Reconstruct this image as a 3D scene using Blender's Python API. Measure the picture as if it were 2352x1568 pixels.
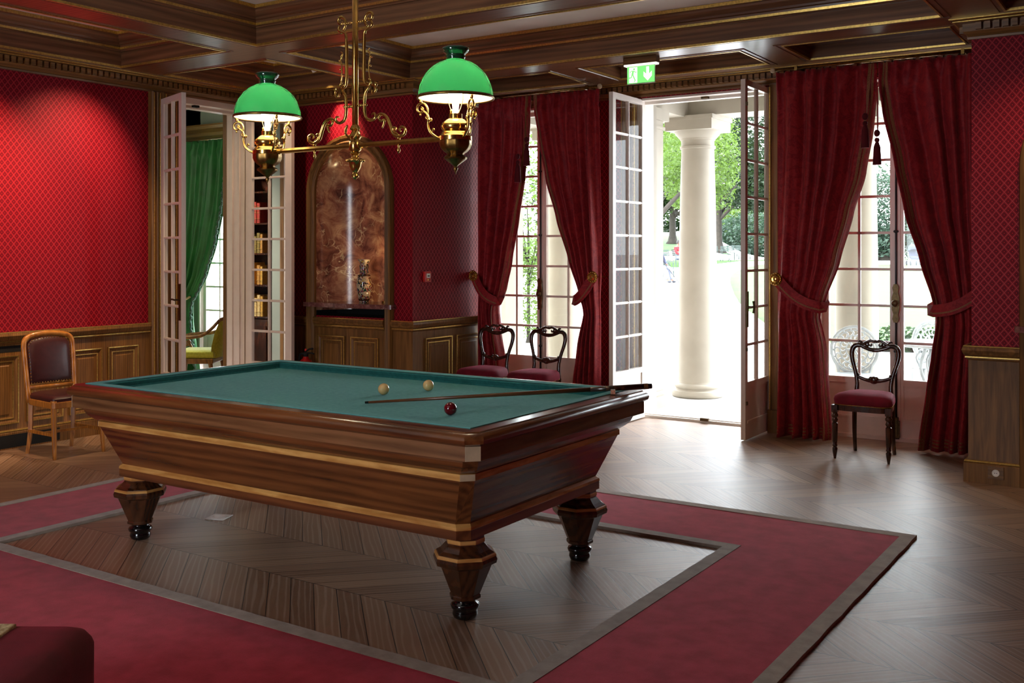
import bpy, math, random
from math import sin, cos, pi, radians as R, sqrt, atan2, floor
from mathutils import Vector as V, Matrix as M4
random.seed(7)
for o in list(bpy.data.objects): bpy.data.objects.remove(o)
S = bpy.context.scene
# ---------------------------------------------------------------- camera
cam = bpy.data.cameras.new('camera'); co = bpy.data.objects.new('camera', cam); S.collection.objects.link(co)
cam.sensor_width = 36; cam.lens = 36*2348/2352
cam.shift_y = -(784-578)/2352
cam.clip_start = .05; cam.clip_end = 500
co.location = (0, 0, 1.58); co.rotation_euler = (R(90), 0, R(33.4)); S.camera = co
# ---------------------------------------------------------------- world, sun, daylight portals, exposure
W = bpy.data.worlds.new('sky'); S.world = W; W.use_nodes = True
bg = W.node_tree.nodes['Background']; bg.inputs[0].default_value = (.86, .93, 1, 1); bg.inputs[1].default_value = 6.0
def light(name, kind, loc, energy, color=(1, 1, 1), rot=None, **k):
    l = bpy.data.lights.new(name, kind); l.energy = energy; l.color = color
    for a, b in k.items(): setattr(l, a, b)
    o = bpy.data.objects.new(name, l); S.collection.objects.link(o); o.location = loc
    if rot is not None: o.rotation_euler = rot
    return o
def aim(o, target):
    o.rotation_euler = (V(target)-o.location).to_track_quat('-Z', 'Y').to_euler()
sun = light('sun', 'SUN', (0, -20, 30), 1.8, (1, .95, .85), angle=R(1)); aim(sun, (6, 0, 0))
def portal(x0, x1, z0, z1, y, back=False):
    l = light('portal', 'AREA', ((x0+x1)/2, y, (z0+z1)/2), 1, rot=(R(90) if back else R(-90), 0, 0), shape='RECTANGLE', size=abs(x1-x0), size_y=z1-z0)
    l.data.cycles.is_portal = True
portal(-4.34, -3.06, 0, 3.05, 9.12); portal(-2.66, -1.38, .4, 3.05, 9.12); portal(-6.1, -4.86, .4, 3.05, 9.12); portal(-10.75, -9.6, .4, 3.05, 9.12)
for x in (-3.7,): portal(x-.6, x+.6, .3, 2.95, -1.72, True)  # portal for the opening added behind the viewer as daylight fill
S.view_settings.view_transform = 'Standard'; S.view_settings.look = 'None'; S.view_settings.exposure = 1.38; S.view_settings.gamma = 1
S.view_settings.use_curve_mapping = False
# ---------------------------------------------------------------- node materials
def srgb(r, g, b):
    f = lambda c: ((c/255+.055)/1.055)**2.4 if c > 10 else c/255/12.92
    return (f(r), f(g), f(b), 1)
class NT:
    def __init__(s, name):
        s.m = bpy.data.materials.new(name); s.m.use_nodes = True; s.t = s.m.node_tree; s.t.nodes.clear()
        s.out = s.n('ShaderNodeOutputMaterial')
    def n(s, typ, ins=None, **at):
        d = s.t.nodes.new(typ)
        for k, v in at.items(): setattr(d, k, v)
        for k, v in (ins or {}).items():
            if hasattr(v, 'bl_idname') or hasattr(v, 'is_linked'): s.l(v, d.inputs[k])
            else: d.inputs[k].default_value = v
        return d
    def l(s, a, b):
        if hasattr(a, 'outputs'): a = a.outputs[0]
        s.t.links.new(a, b)
    def math(s, op, a, b=0, c=0):
        return s.n('ShaderNodeMath', {0: a, 1: b, 2: c} if op in ('MULTIPLY_ADD',) else {0: a, 1: b}, operation=op).outputs[0]
    def pos(s):
        g = s.n('ShaderNodeTexCoord'); x = s.n('ShaderNodeSeparateXYZ', {0: g.outputs['Object']}); return g.outputs['Object'], x.outputs
    def noise(s, vec, scale, detail=3, rough=.5, dist=0):
        return s.n('ShaderNodeTexNoise', {'Vector': vec, 'Scale': scale, 'Detail': detail, 'Roughness': rough, 'Distortion': dist}).outputs[0]
    def mapv(s, vec, sc, rot=(0, 0, 0)):
        return s.n('ShaderNodeMapping', {'Vector': vec, 'Scale': sc, 'Rotation': rot}).outputs[0]
    def ramp(s, fac, stops, interp='LINEAR'):
        r = s.n('ShaderNodeValToRGB', {0: fac}); e = r.color_ramp.elements; r.color_ramp.interpolation = interp
        while len(e) < len(stops): e.new(.5)
        for i, (p, c) in enumerate(stops): e[i].position = p; e[i].color = c
        return r.outputs[0]
    def mix(s, fac, a, b, mode='MIX'):
        return s.n('ShaderNodeMix', {0: fac, 6: a, 7: b}, data_type='RGBA', blend_type=mode).outputs[2]
    def bump(s, h, st=.3, d=.01):
        return s.n('ShaderNodeBump', {'Height': h, 'Strength': st, 'Distance': d}).outputs[0]
    def pri(s, color, rough=.5, metal=0, bump=None, **k):
        p = s.n('ShaderNodeBsdfPrincipled', {'Base Color': color, 'Roughness': rough, 'Metallic': metal})
        if bump is not None: s.l(bump, p.inputs['Normal'])
        for a, b in k.items():
            a = a.replace('_', ' ')
            if hasattr(b, 'is_linked'): s.l(b, p.inputs[a])
            else: p.inputs[a].default_value = b
        s.l(p.outputs[0], s.out.inputs[0]); return s
def plain(name, c, rough=.5, metal=0, nz=.06, sc=12, **k):
    t = NT(name); v, _ = t.pos(); n = t.noise(v, sc, 3)
    d = tuple(max(0, x*(1-nz*3)) for x in c[:3])+(1,); e = tuple(min(1, x*(1+nz*3)) for x in c[:3])+(1,)
    return t.pri(t.ramp(n, [(.3, d), (.7, e)]), rough, metal, **k).m
def wood(name, c1, c2, grain=(30, 30, 2.5), rough=.35, spec=.5, coat=0., big=1.0, dist=.6, stretch=.22, auto=False):
    t = NT(name); v, xs = t.pos()
    if auto:
        nn = t.n('ShaderNodeSeparateXYZ', {0: t.n('ShaderNodeTexCoord').outputs['Normal']}).outputs
        k = t.math('GREATER_THAN', t.math('ABSOLUTE', nn[0]), t.math('ABSOLUTE', nn[1]))
        sw = t.n('ShaderNodeCombineXYZ', {0: xs[1], 1: xs[0], 2: xs[2]}).outputs[0]
        v = t.n('ShaderNodeMix', {0: k, 4: v, 5: sw}, data_type='VECTOR').outputs[1]
    mv = t.mapv(v, grain)
    n = t.noise(mv, 1.0, 5, .6, dist); n2 = t.noise(t.mapv(v, tuple(g*stretch for g in grain)), big, 3, .5, 2.0)
    w = t.n('ShaderNodeTexWave', {'Vector': t.mapv(v, tuple(g*.35 for g in grain)), 'Scale': 1.2, 'Distortion': 7.0, 'Detail': 3.0, 'Detail Scale': 1.2}, wave_type='RINGS').outputs[1]
    f = t.math('ADD', t.math('MULTIPLY', n, .5), t.math('ADD', t.math('MULTIPLY', n2, .3), t.math('MULTIPLY', w, .2)))
    col = t.ramp(f, [(.32, c1), (.66, c2)])
    return t.pri(col, rough, bump=t.bump(f, .08, .003), Specular_IOR_Level=spec, Coat_Weight=coat, Coat_Roughness=.12).m
MAT = {}
OAK1, OAK2 = srgb(94, 62, 28), srgb(138, 96, 50)
MAT['oak_v'] = wood('oak_upright', OAK1, OAK2, (45, 45, 3), .48, .3)
MAT['oak_x'] = wood('oak_lengthwise', OAK1, OAK2, (2.5, 45, 45), .38, auto=True)
MAT['oak_y'] = wood('oak_crosswise', OAK1, OAK2, (45, 2.5, 45), .38)
MAT['beam_x'] = wood('beam_oak', srgb(88, 56, 36), srgb(134, 92, 62), (1.5, 30, 30), .30, auto=True)
MAT['beam_y'] = wood('beam_oak_cross', srgb(88, 56, 36), srgb(134, 92, 62), (30, 1.5, 30), .30)
MAT['gilt'] = plain('gilding', srgb(205, 170, 95), .32, .85, .08, 60)
MAT['rosewood'] = wood('rosewood', srgb(74, 38, 18), srgb(128, 76, 38), (1.3, 14, 17), .27, .5, .3, 1.2, 1.2, auto=True)
MAT['rosewood_y'] = wood('rosewood_end', srgb(52, 24, 10), srgb(104, 58, 28), (22, 1.6, 16), .2, .5, .55, 1.2, 1.6)
MAT['rosewood_v'] = wood('rosewood_leg', srgb(50, 26, 12), srgb(88, 50, 28), (25, 25, 2), .22, .5, .5)
MAT['rosewood_pale'] = wood('rosewood_pale_apron', srgb(84, 50, 28), srgb(138, 92, 58), (1.3, 14, 17), .27, .5, .3, 1.2, 1.2, auto=True)
MAT['maple'] = wood('maple_inlay', srgb(178, 118, 56), srgb(222, 168, 96), (6, 6, 20), .25, .5, .4)
MAT['ivory'] = plain('pale_corner_plate', srgb(196, 172, 140), .3)
MAT['ebony'] = plain('ebonised_wood', srgb(14, 13, 15), .15, 0, .02, Coat_Weight=.6)
MAT['mahogany'] = wood('dark_mahogany', srgb(28, 12, 8), srgb(74, 38, 22), (30, 30, 6), .22, .5, .5)
MAT['cherry'] = wood('honey_cherry', srgb(136, 78, 26), srgb(196, 130, 56), (30, 30, 4), .28, .5, .3)
MAT['cue'] = plain('cue_wood', srgb(104, 64, 36), .25, 0, .06, 8)
MAT['gilt_wood'] = wood('gilded_walnut', srgb(90, 58, 20), srgb(140, 98, 44), (20, 20, 6), .35)
MAT['brass'] = plain('polished_brass', srgb(206, 166, 92), .2, 1, .05, 40)
MAT['brass_dark'] = plain('aged_brass', srgb(136, 104, 56), .34, 1, .1, 50)
MAT['bronze'] = plain('bronze_fitting', srgb(96, 78, 52), .4, .9, .1, 50)
MAT['white'] = plain('white_paint', srgb(232, 222, 212), .35, 0, .01)
MAT['white_pink'] = plain('off_white_paint', srgb(226, 208, 196), .35, 0, .012)
MAT['ceiling'] = plain('ceiling_plaster', srgb(238, 230, 222), .8, 0, .02, 3)
MAT['lib'] = plain('grey_green_paint', srgb(160, 168, 156), .7, 0, .02, 3)
MAT['black'] = plain('black_void', srgb(10, 9, 9), .8, 0, 0)
MAT['stone'] = plain('cream_limestone', srgb(172, 164, 150), .8, 0, .03, 2.5)
MAT['paving'] = plain('stone_paving', srgb(176, 172, 166), .8, 0, .02, 2)
MAT['gravel'] = plain('pale_gravel', srgb(184, 182, 184), .95, 0, .1, 22)
MAT['grass'] = plain('lawn_grass', srgb(40, 74, 8), .95, 0, .12, 1.5)
MAT['leaf'] = plain('leaf_green', srgb(96, 132, 56), .6, 0, .14, .8)
MAT['leaf_bright'] = plain('leaf_bright_green', srgb(150, 190, 70), .6, 0, .14, 1.5)
MAT['leaf_dark'] = plain('leaf_dark_green', srgb(52, 82, 46), .6, 0, .14, .8)
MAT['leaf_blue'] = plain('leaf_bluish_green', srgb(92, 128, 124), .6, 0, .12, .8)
MAT['bark'] = plain('tree_bark', srgb(40, 34, 26), .9, 0, .1, 6)
MAT['park_green'] = plain('park_chair_paint', srgb(34, 50, 44), .5, 0, .02)
MAT['garden_white'] = plain('white_cast_iron', srgb(176, 182, 186), .4)
MAT['leather'] = plain('oxblood_leather', srgb(62, 26, 28), .36, 0, .05, 30)
MAT['plastic_white'] = plain('white_plastic', srgb(232, 228, 220), .4)
MAT['plastic_red'] = plain('red_plastic', srgb(200, 40, 34), .4)
MAT['steel'] = plain('dark_steel', srgb(60, 60, 62), .35, .8)
MAT['extinguisher'] = plain('extinguisher_red', srgb(170, 16, 16), .3)
MAT['skin'] = plain('skin', srgb(110, 70, 52), .6)
MAT['hair'] = plain('dark_hair', srgb(36, 30, 28), .8)
MAT['cloth_grey'] = plain('grey_trousers', srgb(96, 100, 116), .9)
MAT['cloth_navy'] = plain('navy_cloth', srgb(34, 38, 58), .9)
MAT['cloth_red'] = plain('red_shirt', srgb(150, 12, 22), .9)
MAT['shoe'] = plain('dark_shoe', srgb(28, 30, 38), .5)
def fabric(name, c1, c2, sc=30, rough=.85, sheen=.4, tint=None, st=.2):
    t = NT(name); v, _ = t.pos(); n = t.noise(v, sc, 4, .6)
    k = dict(Sheen_Weight=sheen, Sheen_Roughness=.35)
    if tint: k['Sheen_Tint'] = tint
    return t.pri(t.ramp(n, [(.35, c1), (.65, c2)]), rough, bump=t.bump(t.noise(v, sc*25, 2), st, .002), **k).m
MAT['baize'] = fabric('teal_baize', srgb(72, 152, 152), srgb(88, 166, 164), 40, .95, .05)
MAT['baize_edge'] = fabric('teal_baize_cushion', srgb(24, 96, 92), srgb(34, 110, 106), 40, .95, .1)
MAT['carpet'] = fabric('crimson_carpet', srgb(160, 22, 48), srgb(184, 40, 66), 9, .98, .15, None, .6)
MAT['border'] = fabric('taupe_carpet_border', srgb(146, 132, 120), srgb(166, 152, 138), 14, .95, .2)
MAT['velvet'] = fabric('crimson_velvet', srgb(104, 4, 30), srgb(124, 8, 40), 14, .9, .3, srgb(230, 60, 110))
MAT['velvet_dark'] = fabric('deep_red_velvet', srgb(84, 2, 12), srgb(100, 4, 20), 10, .9, .4, srgb(190, 20, 70))
MAT['green_silk'] = fabric('green_silk', srgb(26, 96, 42), srgb(36, 116, 54), 6, .45, .3)
MAT['green_fringe'] = fabric('green_fringe_thread', srgb(86, 116, 100), srgb(60, 88, 76), 60, .9, .2)
MAT['chartreuse'] = fabric('chartreuse_upholstery', srgb(160, 160, 40), srgb(182, 180, 60), 40, .8, .3)
MAT['tapestry'] = fabric('tan_tapestry', srgb(150, 120, 70), srgb(206, 188, 140), 60, .9, .1)
MAT['braid'] = fabric('gold_braid', srgb(120, 66, 40), srgb(158, 100, 58), 160, .7, .2)
def damask():
    t = NT('red_damask'); v, x = t.pos()
    n = t.noise(t.mapv(v, (1, 1, 1)), 9, 4, .55, 1.8)
    f = t.ramp(n, [(.47, (0, 0, 0, 1)), (.53, (1, 1, 1, 1))])
    f2 = t.ramp(t.noise(v, 26, 3, .5, 2.4), [(.48, (0, 0, 0, 1)), (.54, (1, 1, 1, 1))])
    ff = t.mix(.4, f, f2)
    col = t.mix(ff, srgb(134, 12, 26), srgb(166, 34, 38))
    return t.pri(col, .62, Sheen_Weight=.08, Specular_IOR_Level=.3, bump=t.bump(t.noise(v, 500, 2), .2, .001)).m
MAT['damask'] = damask()
def wallpaper():
    t = NT('diamond_wall_silk'); v, x = t.pos(); u = t.math('DIVIDE', t.math('ADD', x[0], x[1]), .050); w = t.math('DIVIDE', x[2], .062)
    a = t.math('ABSOLUTE', t.math('SUBTRACT', t.math('FRACT', t.math('ADD', t.math('ADD', u, w), 400)), .5))
    b = t.math('ABSOLUTE', t.math('SUBTRACT', t.math('FRACT', t.math('ADD', t.math('SUBTRACT', u, w), 400)), .5))
    line = t.math('GREATER_THAN', t.math('MAXIMUM', a, b), .43)
    dot = t.math('LESS_THAN', t.math('MAXIMUM', a, b), .10)
    ring = t.math('LESS_THAN', t.math('MAXIMUM', a, b), .24)
    col = t.mix(ring, srgb(120, 0, 24), srgb(88, 0, 18)); col = t.mix(dot, col, srgb(168, 10, 30)); col = t.mix(line, col, srgb(170, 36, 46))
    r = t.n('ShaderNodeMapRange', {0: line, 3: .6, 4: .42}).outputs[0]
    return t.pri(col, r, bump=t.bump(line, .3, .002), Specular_IOR_Level=.2).m
MAT['paper'] = wallpaper()
def chevron():
    t = NT('chevron_oak_floor'); v, x = t.pos()
    W, P = .483, .148
    y = t.math('DIVIDE', t.math('ADD', x[1], 48.3-3.547), W)
    strip = t.math('FLOOR', y); pp = t.math('PINGPONG', y, 1.0)
    s = t.math('ADD', t.math('SUBTRACT', t.math('DIVIDE', x[0], P), t.math('MULTIPLY', pp, W/P)), 400.466)
    pid = t.math('FLOOR', s)
    cv = t.n('ShaderNodeCombineXYZ', {0: pid, 1: strip, 2: 0})
    wn = t.n('ShaderNodeTexWhiteNoise', {'Vector': cv.outputs[0]}, noise_dimensions='3D').outputs[0]
    par = t.math('SUBTRACT', 1, t.math('MULTIPLY', t.math('FLOORED_MODULO', strip, 2), 2))
    across = t.math('SUBTRACT', x[0], t.math('MULTIPLY', x[1], par)); along = t.math('ADD', x[0], t.math('MULTIPLY', x[1], par))
    gv = t.n('ShaderNodeCombineXYZ', {0: t.math('MULTIPLY', across, 14), 1: t.math('MULTIPLY', along, 1.6), 2: t.math('MULTIPLY', wn, 37)}).outputs[0]
    g = t.noise(gv, 1.6, 6, .62, 1.4)
    w = t.n('ShaderNodeTexWave', {'Vector': gv, 'Scale': .55, 'Distortion': 9, 'Detail': 3, 'Detail Scale': .7}).outputs[1]
    base = t.ramp(t.math('ADD', t.math('MULTIPLY', g, .45), t.math('MULTIPLY', wn, .5)), [(.1, srgb(116, 84, 60)), (.85, srgb(164, 130, 102))])
    lime = t.math('MULTIPLY', t.ramp(w, [(.72, (0, 0, 0, 1)), (.95, (1, 1, 1, 1))]), .22)
    col = t.mix(lime, base, srgb(206, 192, 178))
    e1 = t.math('ABSOLUTE', t.math('SUBTRACT', t.math('FRACT', s), .5)); e2 = t.math('ABSOLUTE', t.math('SUBTRACT', t.math('FRACT', y), .5))
    gr = t.math('MAXIMUM', t.math('GREATER_THAN', e1, .482), t.math('GREATER_THAN', e2, .4955))
    col = t.mix(gr, col, srgb(26, 18, 14))
    h = t.math('SUBTRACT', t.math('MULTIPLY', g, .35), t.math('MULTIPLY', gr, 1.0))
    tilt = t.math('ADD', h, t.math('MULTIPLY', t.math('FRACT', s), t.math('MULTIPLY', t.math('SUBTRACT', wn, .5), .5)))
    rg = t.n('ShaderNodeMapRange', {0: g, 3: .36, 4: .5}).outputs[0]
    return t.pri(col, rg, bump=t.bump(tilt, .3, .005), Specular_IOR_Level=1.0).m
MAT['floor'] = chevron()
def marble(name, dark, mid, pale, vein, sc=3.2, rough=.18):
    t = NT(name); v, x = t.pos(); n = t.noise(v, sc*1.6, 6, .65, 1.0)
    col = t.ramp(n, [(.34, dark), (.5, mid), (.66, pale)])
    dv = t.n('ShaderNodeVectorMath', {0: v, 1: t.n('ShaderNodeTexNoise', {'Vector': v, 'Scale': sc*.7, 'Detail': 5}).outputs[1]}, operation='ADD').outputs[0]
    vo = t.n('ShaderNodeTexVoronoi', {'Vector': dv, 'Scale': sc*1.9}, feature='DISTANCE_TO_EDGE').outputs[0]
    vf = t.ramp(vo, [(0, (1, 1, 1, 1)), (.04, (0, 0, 0, 1))])
    mk = t.ramp(t.noise(v, sc*1.3, 2), [(.48, (0, 0, 0, 1)), (.60, (1, 1, 1, 1))])
    col = t.mix(t.math('MULTIPLY', vf, t.math('MULTIPLY', mk, 1.0)), col, vein)
    return t.pri(col, rough).m
MAT['marble'] = marble('painted_marble', srgb(92, 50, 42), srgb(160, 104, 80), srgb(208, 162, 122), srgb(246, 222, 172))
MAT['marble_shelf'] = marble('rouge_marble', srgb(86, 46, 44), srgb(120, 74, 70), srgb(150, 106, 98), srgb(190, 160, 150), 8)
def vase_mat():
    t = NT('painted_porcelain'); v, x = t.pos()
    vo = t.n('ShaderNodeTexVoronoi', {'Vector': t.mapv(v, (1, 1, .7)), 'Scale': 80}); hue = vo.outputs[1]
    cs = t.ramp(t.n('ShaderNodeSeparateColor', {0: hue}).outputs[0], [(0, srgb(28, 66, 54)), (.3, srgb(120, 30, 34)), (.5, srgb(30, 30, 34)), (.7, srgb(120, 84, 120)), (.85, srgb(180, 150, 60))], 'CONSTANT')
    mk = t.math('MULTIPLY', t.math('LESS_THAN', vo.outputs[0], .62), t.math('GREATER_THAN', t.noise(v, 18, 3), .47))
    return t.pri(t.mix(mk, srgb(196, 180, 148), cs), .12, Coat_Weight=.5).m
MAT['vase'] = vase_mat()
def glass(name, refl, tint=(1, 1, 1, 1)):
    t = NT(name); g = t.n('ShaderNodeBsdfGlossy', {'Color': (1, 1, 1, 1), 'Roughness': .01}); tr = t.n('ShaderNodeBsdfTransparent', {'Color': tint})
    m = t.n('ShaderNodeMixShader', {0: refl}); t.l(tr, m.inputs[1]); t.l(g, m.inputs[2]); t.l(m, t.out.inputs[0]); return t.m
MAT['glass'] = glass('window_glass', .016, (.97, .985, .97, 1))
MAT['mirror_glass'] = glass('silvered_pane', .8, (.25, .25, .25, 1))
def emis(name, c, s):
    t = NT(name); e = t.n('ShaderNodeEmission', {0: c, 1: s}); t.l(e, t.out.inputs[0]); return t.m
MAT['bulb'] = emis('lamp_bulb', (1, .86, .62, 1), 14)
MAT['uplight'] = emis('uplight_bulb', (1, .82, .5, 1), 30)
MAT['sign_green'] = emis('exit_sign_green', srgb(96, 196, 92), .9)
MAT['sign_white'] = emis('exit_sign_white', srgb(226, 226, 206), .95)
def opal(name, c, ctr, mixf, rough=.12):
    t = NT(name); p = t.n('ShaderNodeBsdfPrincipled', {'Base Color': c, 'Roughness': rough, 'Coat Weight': .5}); tr = t.n('ShaderNodeBsdfTranslucent', {'Color': ctr})
    m = t.n('ShaderNodeMixShader', {0: mixf}); t.l(p, m.inputs[1]); t.l(tr, m.inputs[2]); t.l(m, t.out.inputs[0]); return t.m
MAT['shade_green'] = opal('green_glass_shade', srgb(16, 92, 58), srgb(40, 130, 78), .38)
MAT['neck_green'] = plain('green_glass_collar', srgb(8, 62, 40), .08, 0, .02, Coat_Weight=.8)
MAT['shade_white'] = opal('opal_shade_lining', (.9, .9, .88, 1), (.9, .9, .86, 1), .45, .3)
def leafm(name, c, ctr):
    t = NT(name); v, _ = t.pos(); n = t.noise(v, 1.3, 3); col = t.ramp(n, [(.3, tuple(x*.5 for x in c[:3])+(1,)), (.7, c)])
    p = t.n('ShaderNodeBsdfPrincipled', {'Base Color': col, 'Roughness': .6}); tr = t.n('ShaderNodeBsdfTranslucent', {'Color': ctr})
    m = t.n('ShaderNodeMixShader', {0: .35}); t.l(p, m.inputs[1]); t.l(tr, m.inputs[2]); t.l(m, t.out.inputs[0]); return t.m
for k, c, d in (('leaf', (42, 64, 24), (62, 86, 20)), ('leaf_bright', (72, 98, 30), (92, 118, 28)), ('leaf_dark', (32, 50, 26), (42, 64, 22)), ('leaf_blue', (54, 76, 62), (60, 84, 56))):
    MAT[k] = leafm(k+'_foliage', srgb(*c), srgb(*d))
# ---------------------------------------------------------------- mesh builder
class MB:
    def __init__(s): s.v = []; s.f = []
    def add(s, vs, fs, m=None):
        b = len(s.v)
        s.v += [tuple(m @ V(p)) if m is not None else tuple(p) for p in vs]; s.f += [tuple(i+b for i in f) for f in fs]; return s
    def box(s, x0, x1, y0, y1, z0, z1, m=None):
        return s.add([(x0, y0, z0), (x1, y0, z0), (x1, y1, z0), (x0, y1, z0), (x0, y0, z1), (x1, y0, z1), (x1, y1, z1), (x0, y1, z1)],
                     [(3, 2, 1, 0), (4, 5, 6, 7), (0, 1, 5, 4), (1, 2, 6, 5), (2, 3, 7, 6), (3, 0, 4, 7)], m)
    def quad(s, a, b, c, d): return s.add([a, b, c, d], [(0, 1, 2, 3)])
    def loft(s, rings, closed=True, cap=True, m=None):
        n = len(rings[0]); vs = [p for r in rings for p in r]; fs = []
        for i in range(len(rings)-1):
            for j in range(n if closed else n-1):
                k = (j+1) % n; fs.append((i*n+j, i*n+k, (i+1)*n+k, (i+1)*n+j))
        if cap and closed: fs += [tuple(range(n-1, -1, -1)), tuple((len(rings)-1)*n+j for j in range(n))]
        return s.add(vs, fs, m)
    def lathe(s, prof, n=24, c=(0, 0), m=None, ph=0, cap=True):
        return s.loft([[(c[0]+r*cos(2*pi*(j+ph)/n), c[1]+r*sin(2*pi*(j+ph)/n), z) for j in range(n)] for r, z in prof], m=m, cap=cap)
    def tube(s, path, r, n=8, flat=1.0, m=None, sm=0, cap=True):
        P = [V(p) for p in path]; rad = list(r) if isinstance(r, (list, tuple)) else [r]*len(P)
        if sm:
            Q = []; q = []
            for i in range(len(P)-1):
                a, b, c, d = P[max(i-1, 0)], P[i], P[i+1], P[min(i+2, len(P)-1)]
                for k in range(sm):
                    t = k/sm; Q.append(.5*((2*b)+(c-a)*t+(2*a-5*b+4*c-d)*t*t+(3*b-a-3*c+d)*t**3)); q.append(rad[i]*(1-t)+rad[i+1]*t)
            P = Q+[P[-1]]; rad = q+[rad[-1]]
        rings = []; up = None
        for i, p in enumerate(P):
            t = (P[min(i+1, len(P)-1)]-P[max(i-1, 0)])
            if t.length < 1e-9: t = V((0, 0, 1))
            t.normalize()
            if up is None: up = V((0, 1, 0)) if abs(t.y) < .9 else V((1, 0, 0))
            a = up-t*up.dot(t)
            if a.length < 1e-6: a = V((1, 0, 0))-t*t.x
            a.normalize(); up = a; b = t.cross(a)
            rings.append([tuple(p+a*(cos(2*pi*j/n)*rad[i]*flat)+b*(sin(2*pi*j/n)*rad[i])) for j in range(n)])
        return s.loft(rings, m=m, cap=cap)
    def ball(s, c, r, n=12, sc=(1, 1, 1)):
        pr = [(max(1e-4, r*sin(pi*i/n)), -r*cos(pi*i/n)) for i in range(n+1)]
        return s.lathe(pr, n*2 if n < 10 else 20, m=M4.Translation(c) @ M4.Diagonal((*sc, 1)))
    def build(s, name, mat, parent=None, smooth=False, auto=None, bevel=0, **props):
        me = bpy.data.meshes.new(name); me.from_pydata(s.v, [], s.f); me.update()
        o = bpy.data.objects.new(name, me); S.collection.objects.link(o); me.materials.append(MAT[mat] if isinstance(mat, str) else mat)
        if parent is not None: o.parent = parent
        if smooth or auto:
            me.polygons.foreach_set('use_smooth', [True]*len(me.polygons))
            if auto: me.set_sharp_from_angle(angle=R(auto))
        if bevel:
            b = o.modifiers.new('bevel', 'BEVEL'); b.width = bevel; b.segments = 2; b.limit_method = 'ANGLE'; b.angle_limit = R(40)
        for k, v in props.items(): o[k] = v
        return o
def thing(name, label, cat, loc=(0, 0, 0), rz=0, group=None):
    o = bpy.data.objects.new(name, None); S.collection.objects.link(o); o.location = loc; o.rotation_euler = (0, 0, rz); o.empty_display_size = .1
    o['label'] = label; o['category'] = cat
    if group: o['group'] = group
    return o
def tag(o, label, cat, group=None, kind=None):
    o['label'] = label; o['category'] = cat
    if group: o['group'] = group
    if kind: o['kind'] = kind
    return o
def struct(o, label=None):
    o['kind'] = 'structure'
    if label: o['label'] = label
    return o
def sroot(name, label, loc=(0, 0, 0)):
    o = bpy.data.objects.new(name, None); S.collection.objects.link(o); o.location = loc; o['kind'] = 'structure'; o['label'] = label; return o
def copy_tree(o, parent=None):
    c = o.copy(); S.collection.objects.link(c); c.parent = parent
    for ch in [x for x in list(o.children)]: copy_tree(ch, c)
    return c
def dup(o, loc, rz, label, group=None):
    c = copy_tree(o); c.location = loc; c.rotation_euler = (0, 0, rz); c['label'] = label
    if group: c['group'] = group
    return c
def sweep(path, prof, side=1, closed=False):
    """profile (out, z) swept along an XY path with mitred corners; out is measured to the right of travel times side"""
    n = len(path); rings = []
    for i, p in enumerate(path):
        p = V(p); a = V(path[i-1]) if (i > 0 or closed) else None; b = V(path[(i+1) % n]) if (i < n-1 or closed) else None
        d1 = (p-a).normalized() if a is not None else None; d2 = (b-p).normalized() if b is not None else None
        if d1 is None: d1 = d2
        if d2 is None: d2 = d1
        n1 = V((d1.y, -d1.x)); n2 = V((d2.y, -d2.x)); m = (n1+n2); m = m/(m.length_squared)*2 if m.length > 1e-6 else n1
        m = m*side
        rings.append([(p.x+m.x*o, p.y+m.y*o, z) for o, z in prof])
    if closed: rings.append(rings[0])
    return rings
def rectring(x0, x1, y0, y1, prof):
    """profile (inset, height) round an axis-aligned rectangle"""
    return [[(x0+i, y0+i, z), (x1-i, y0+i, z), (x1-i, y1-i, z), (x0+i, y1-i, z)] for i, z in prof]
# ================================================================ THE ROOM
XL, YN, XC, YW, XP, YP, XR, YB, ZB = -7.9, 7.42, -6.0, 8.75, -1.235, 7.63, .56, -1.7, 3.17
ZT = 3.62
struct(MB().box(-8.1, .7, YB-.1, 8.95, -.06, 0).build('floor', 'floor'), 'chevron oak parquet floor of the billiard room')
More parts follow.
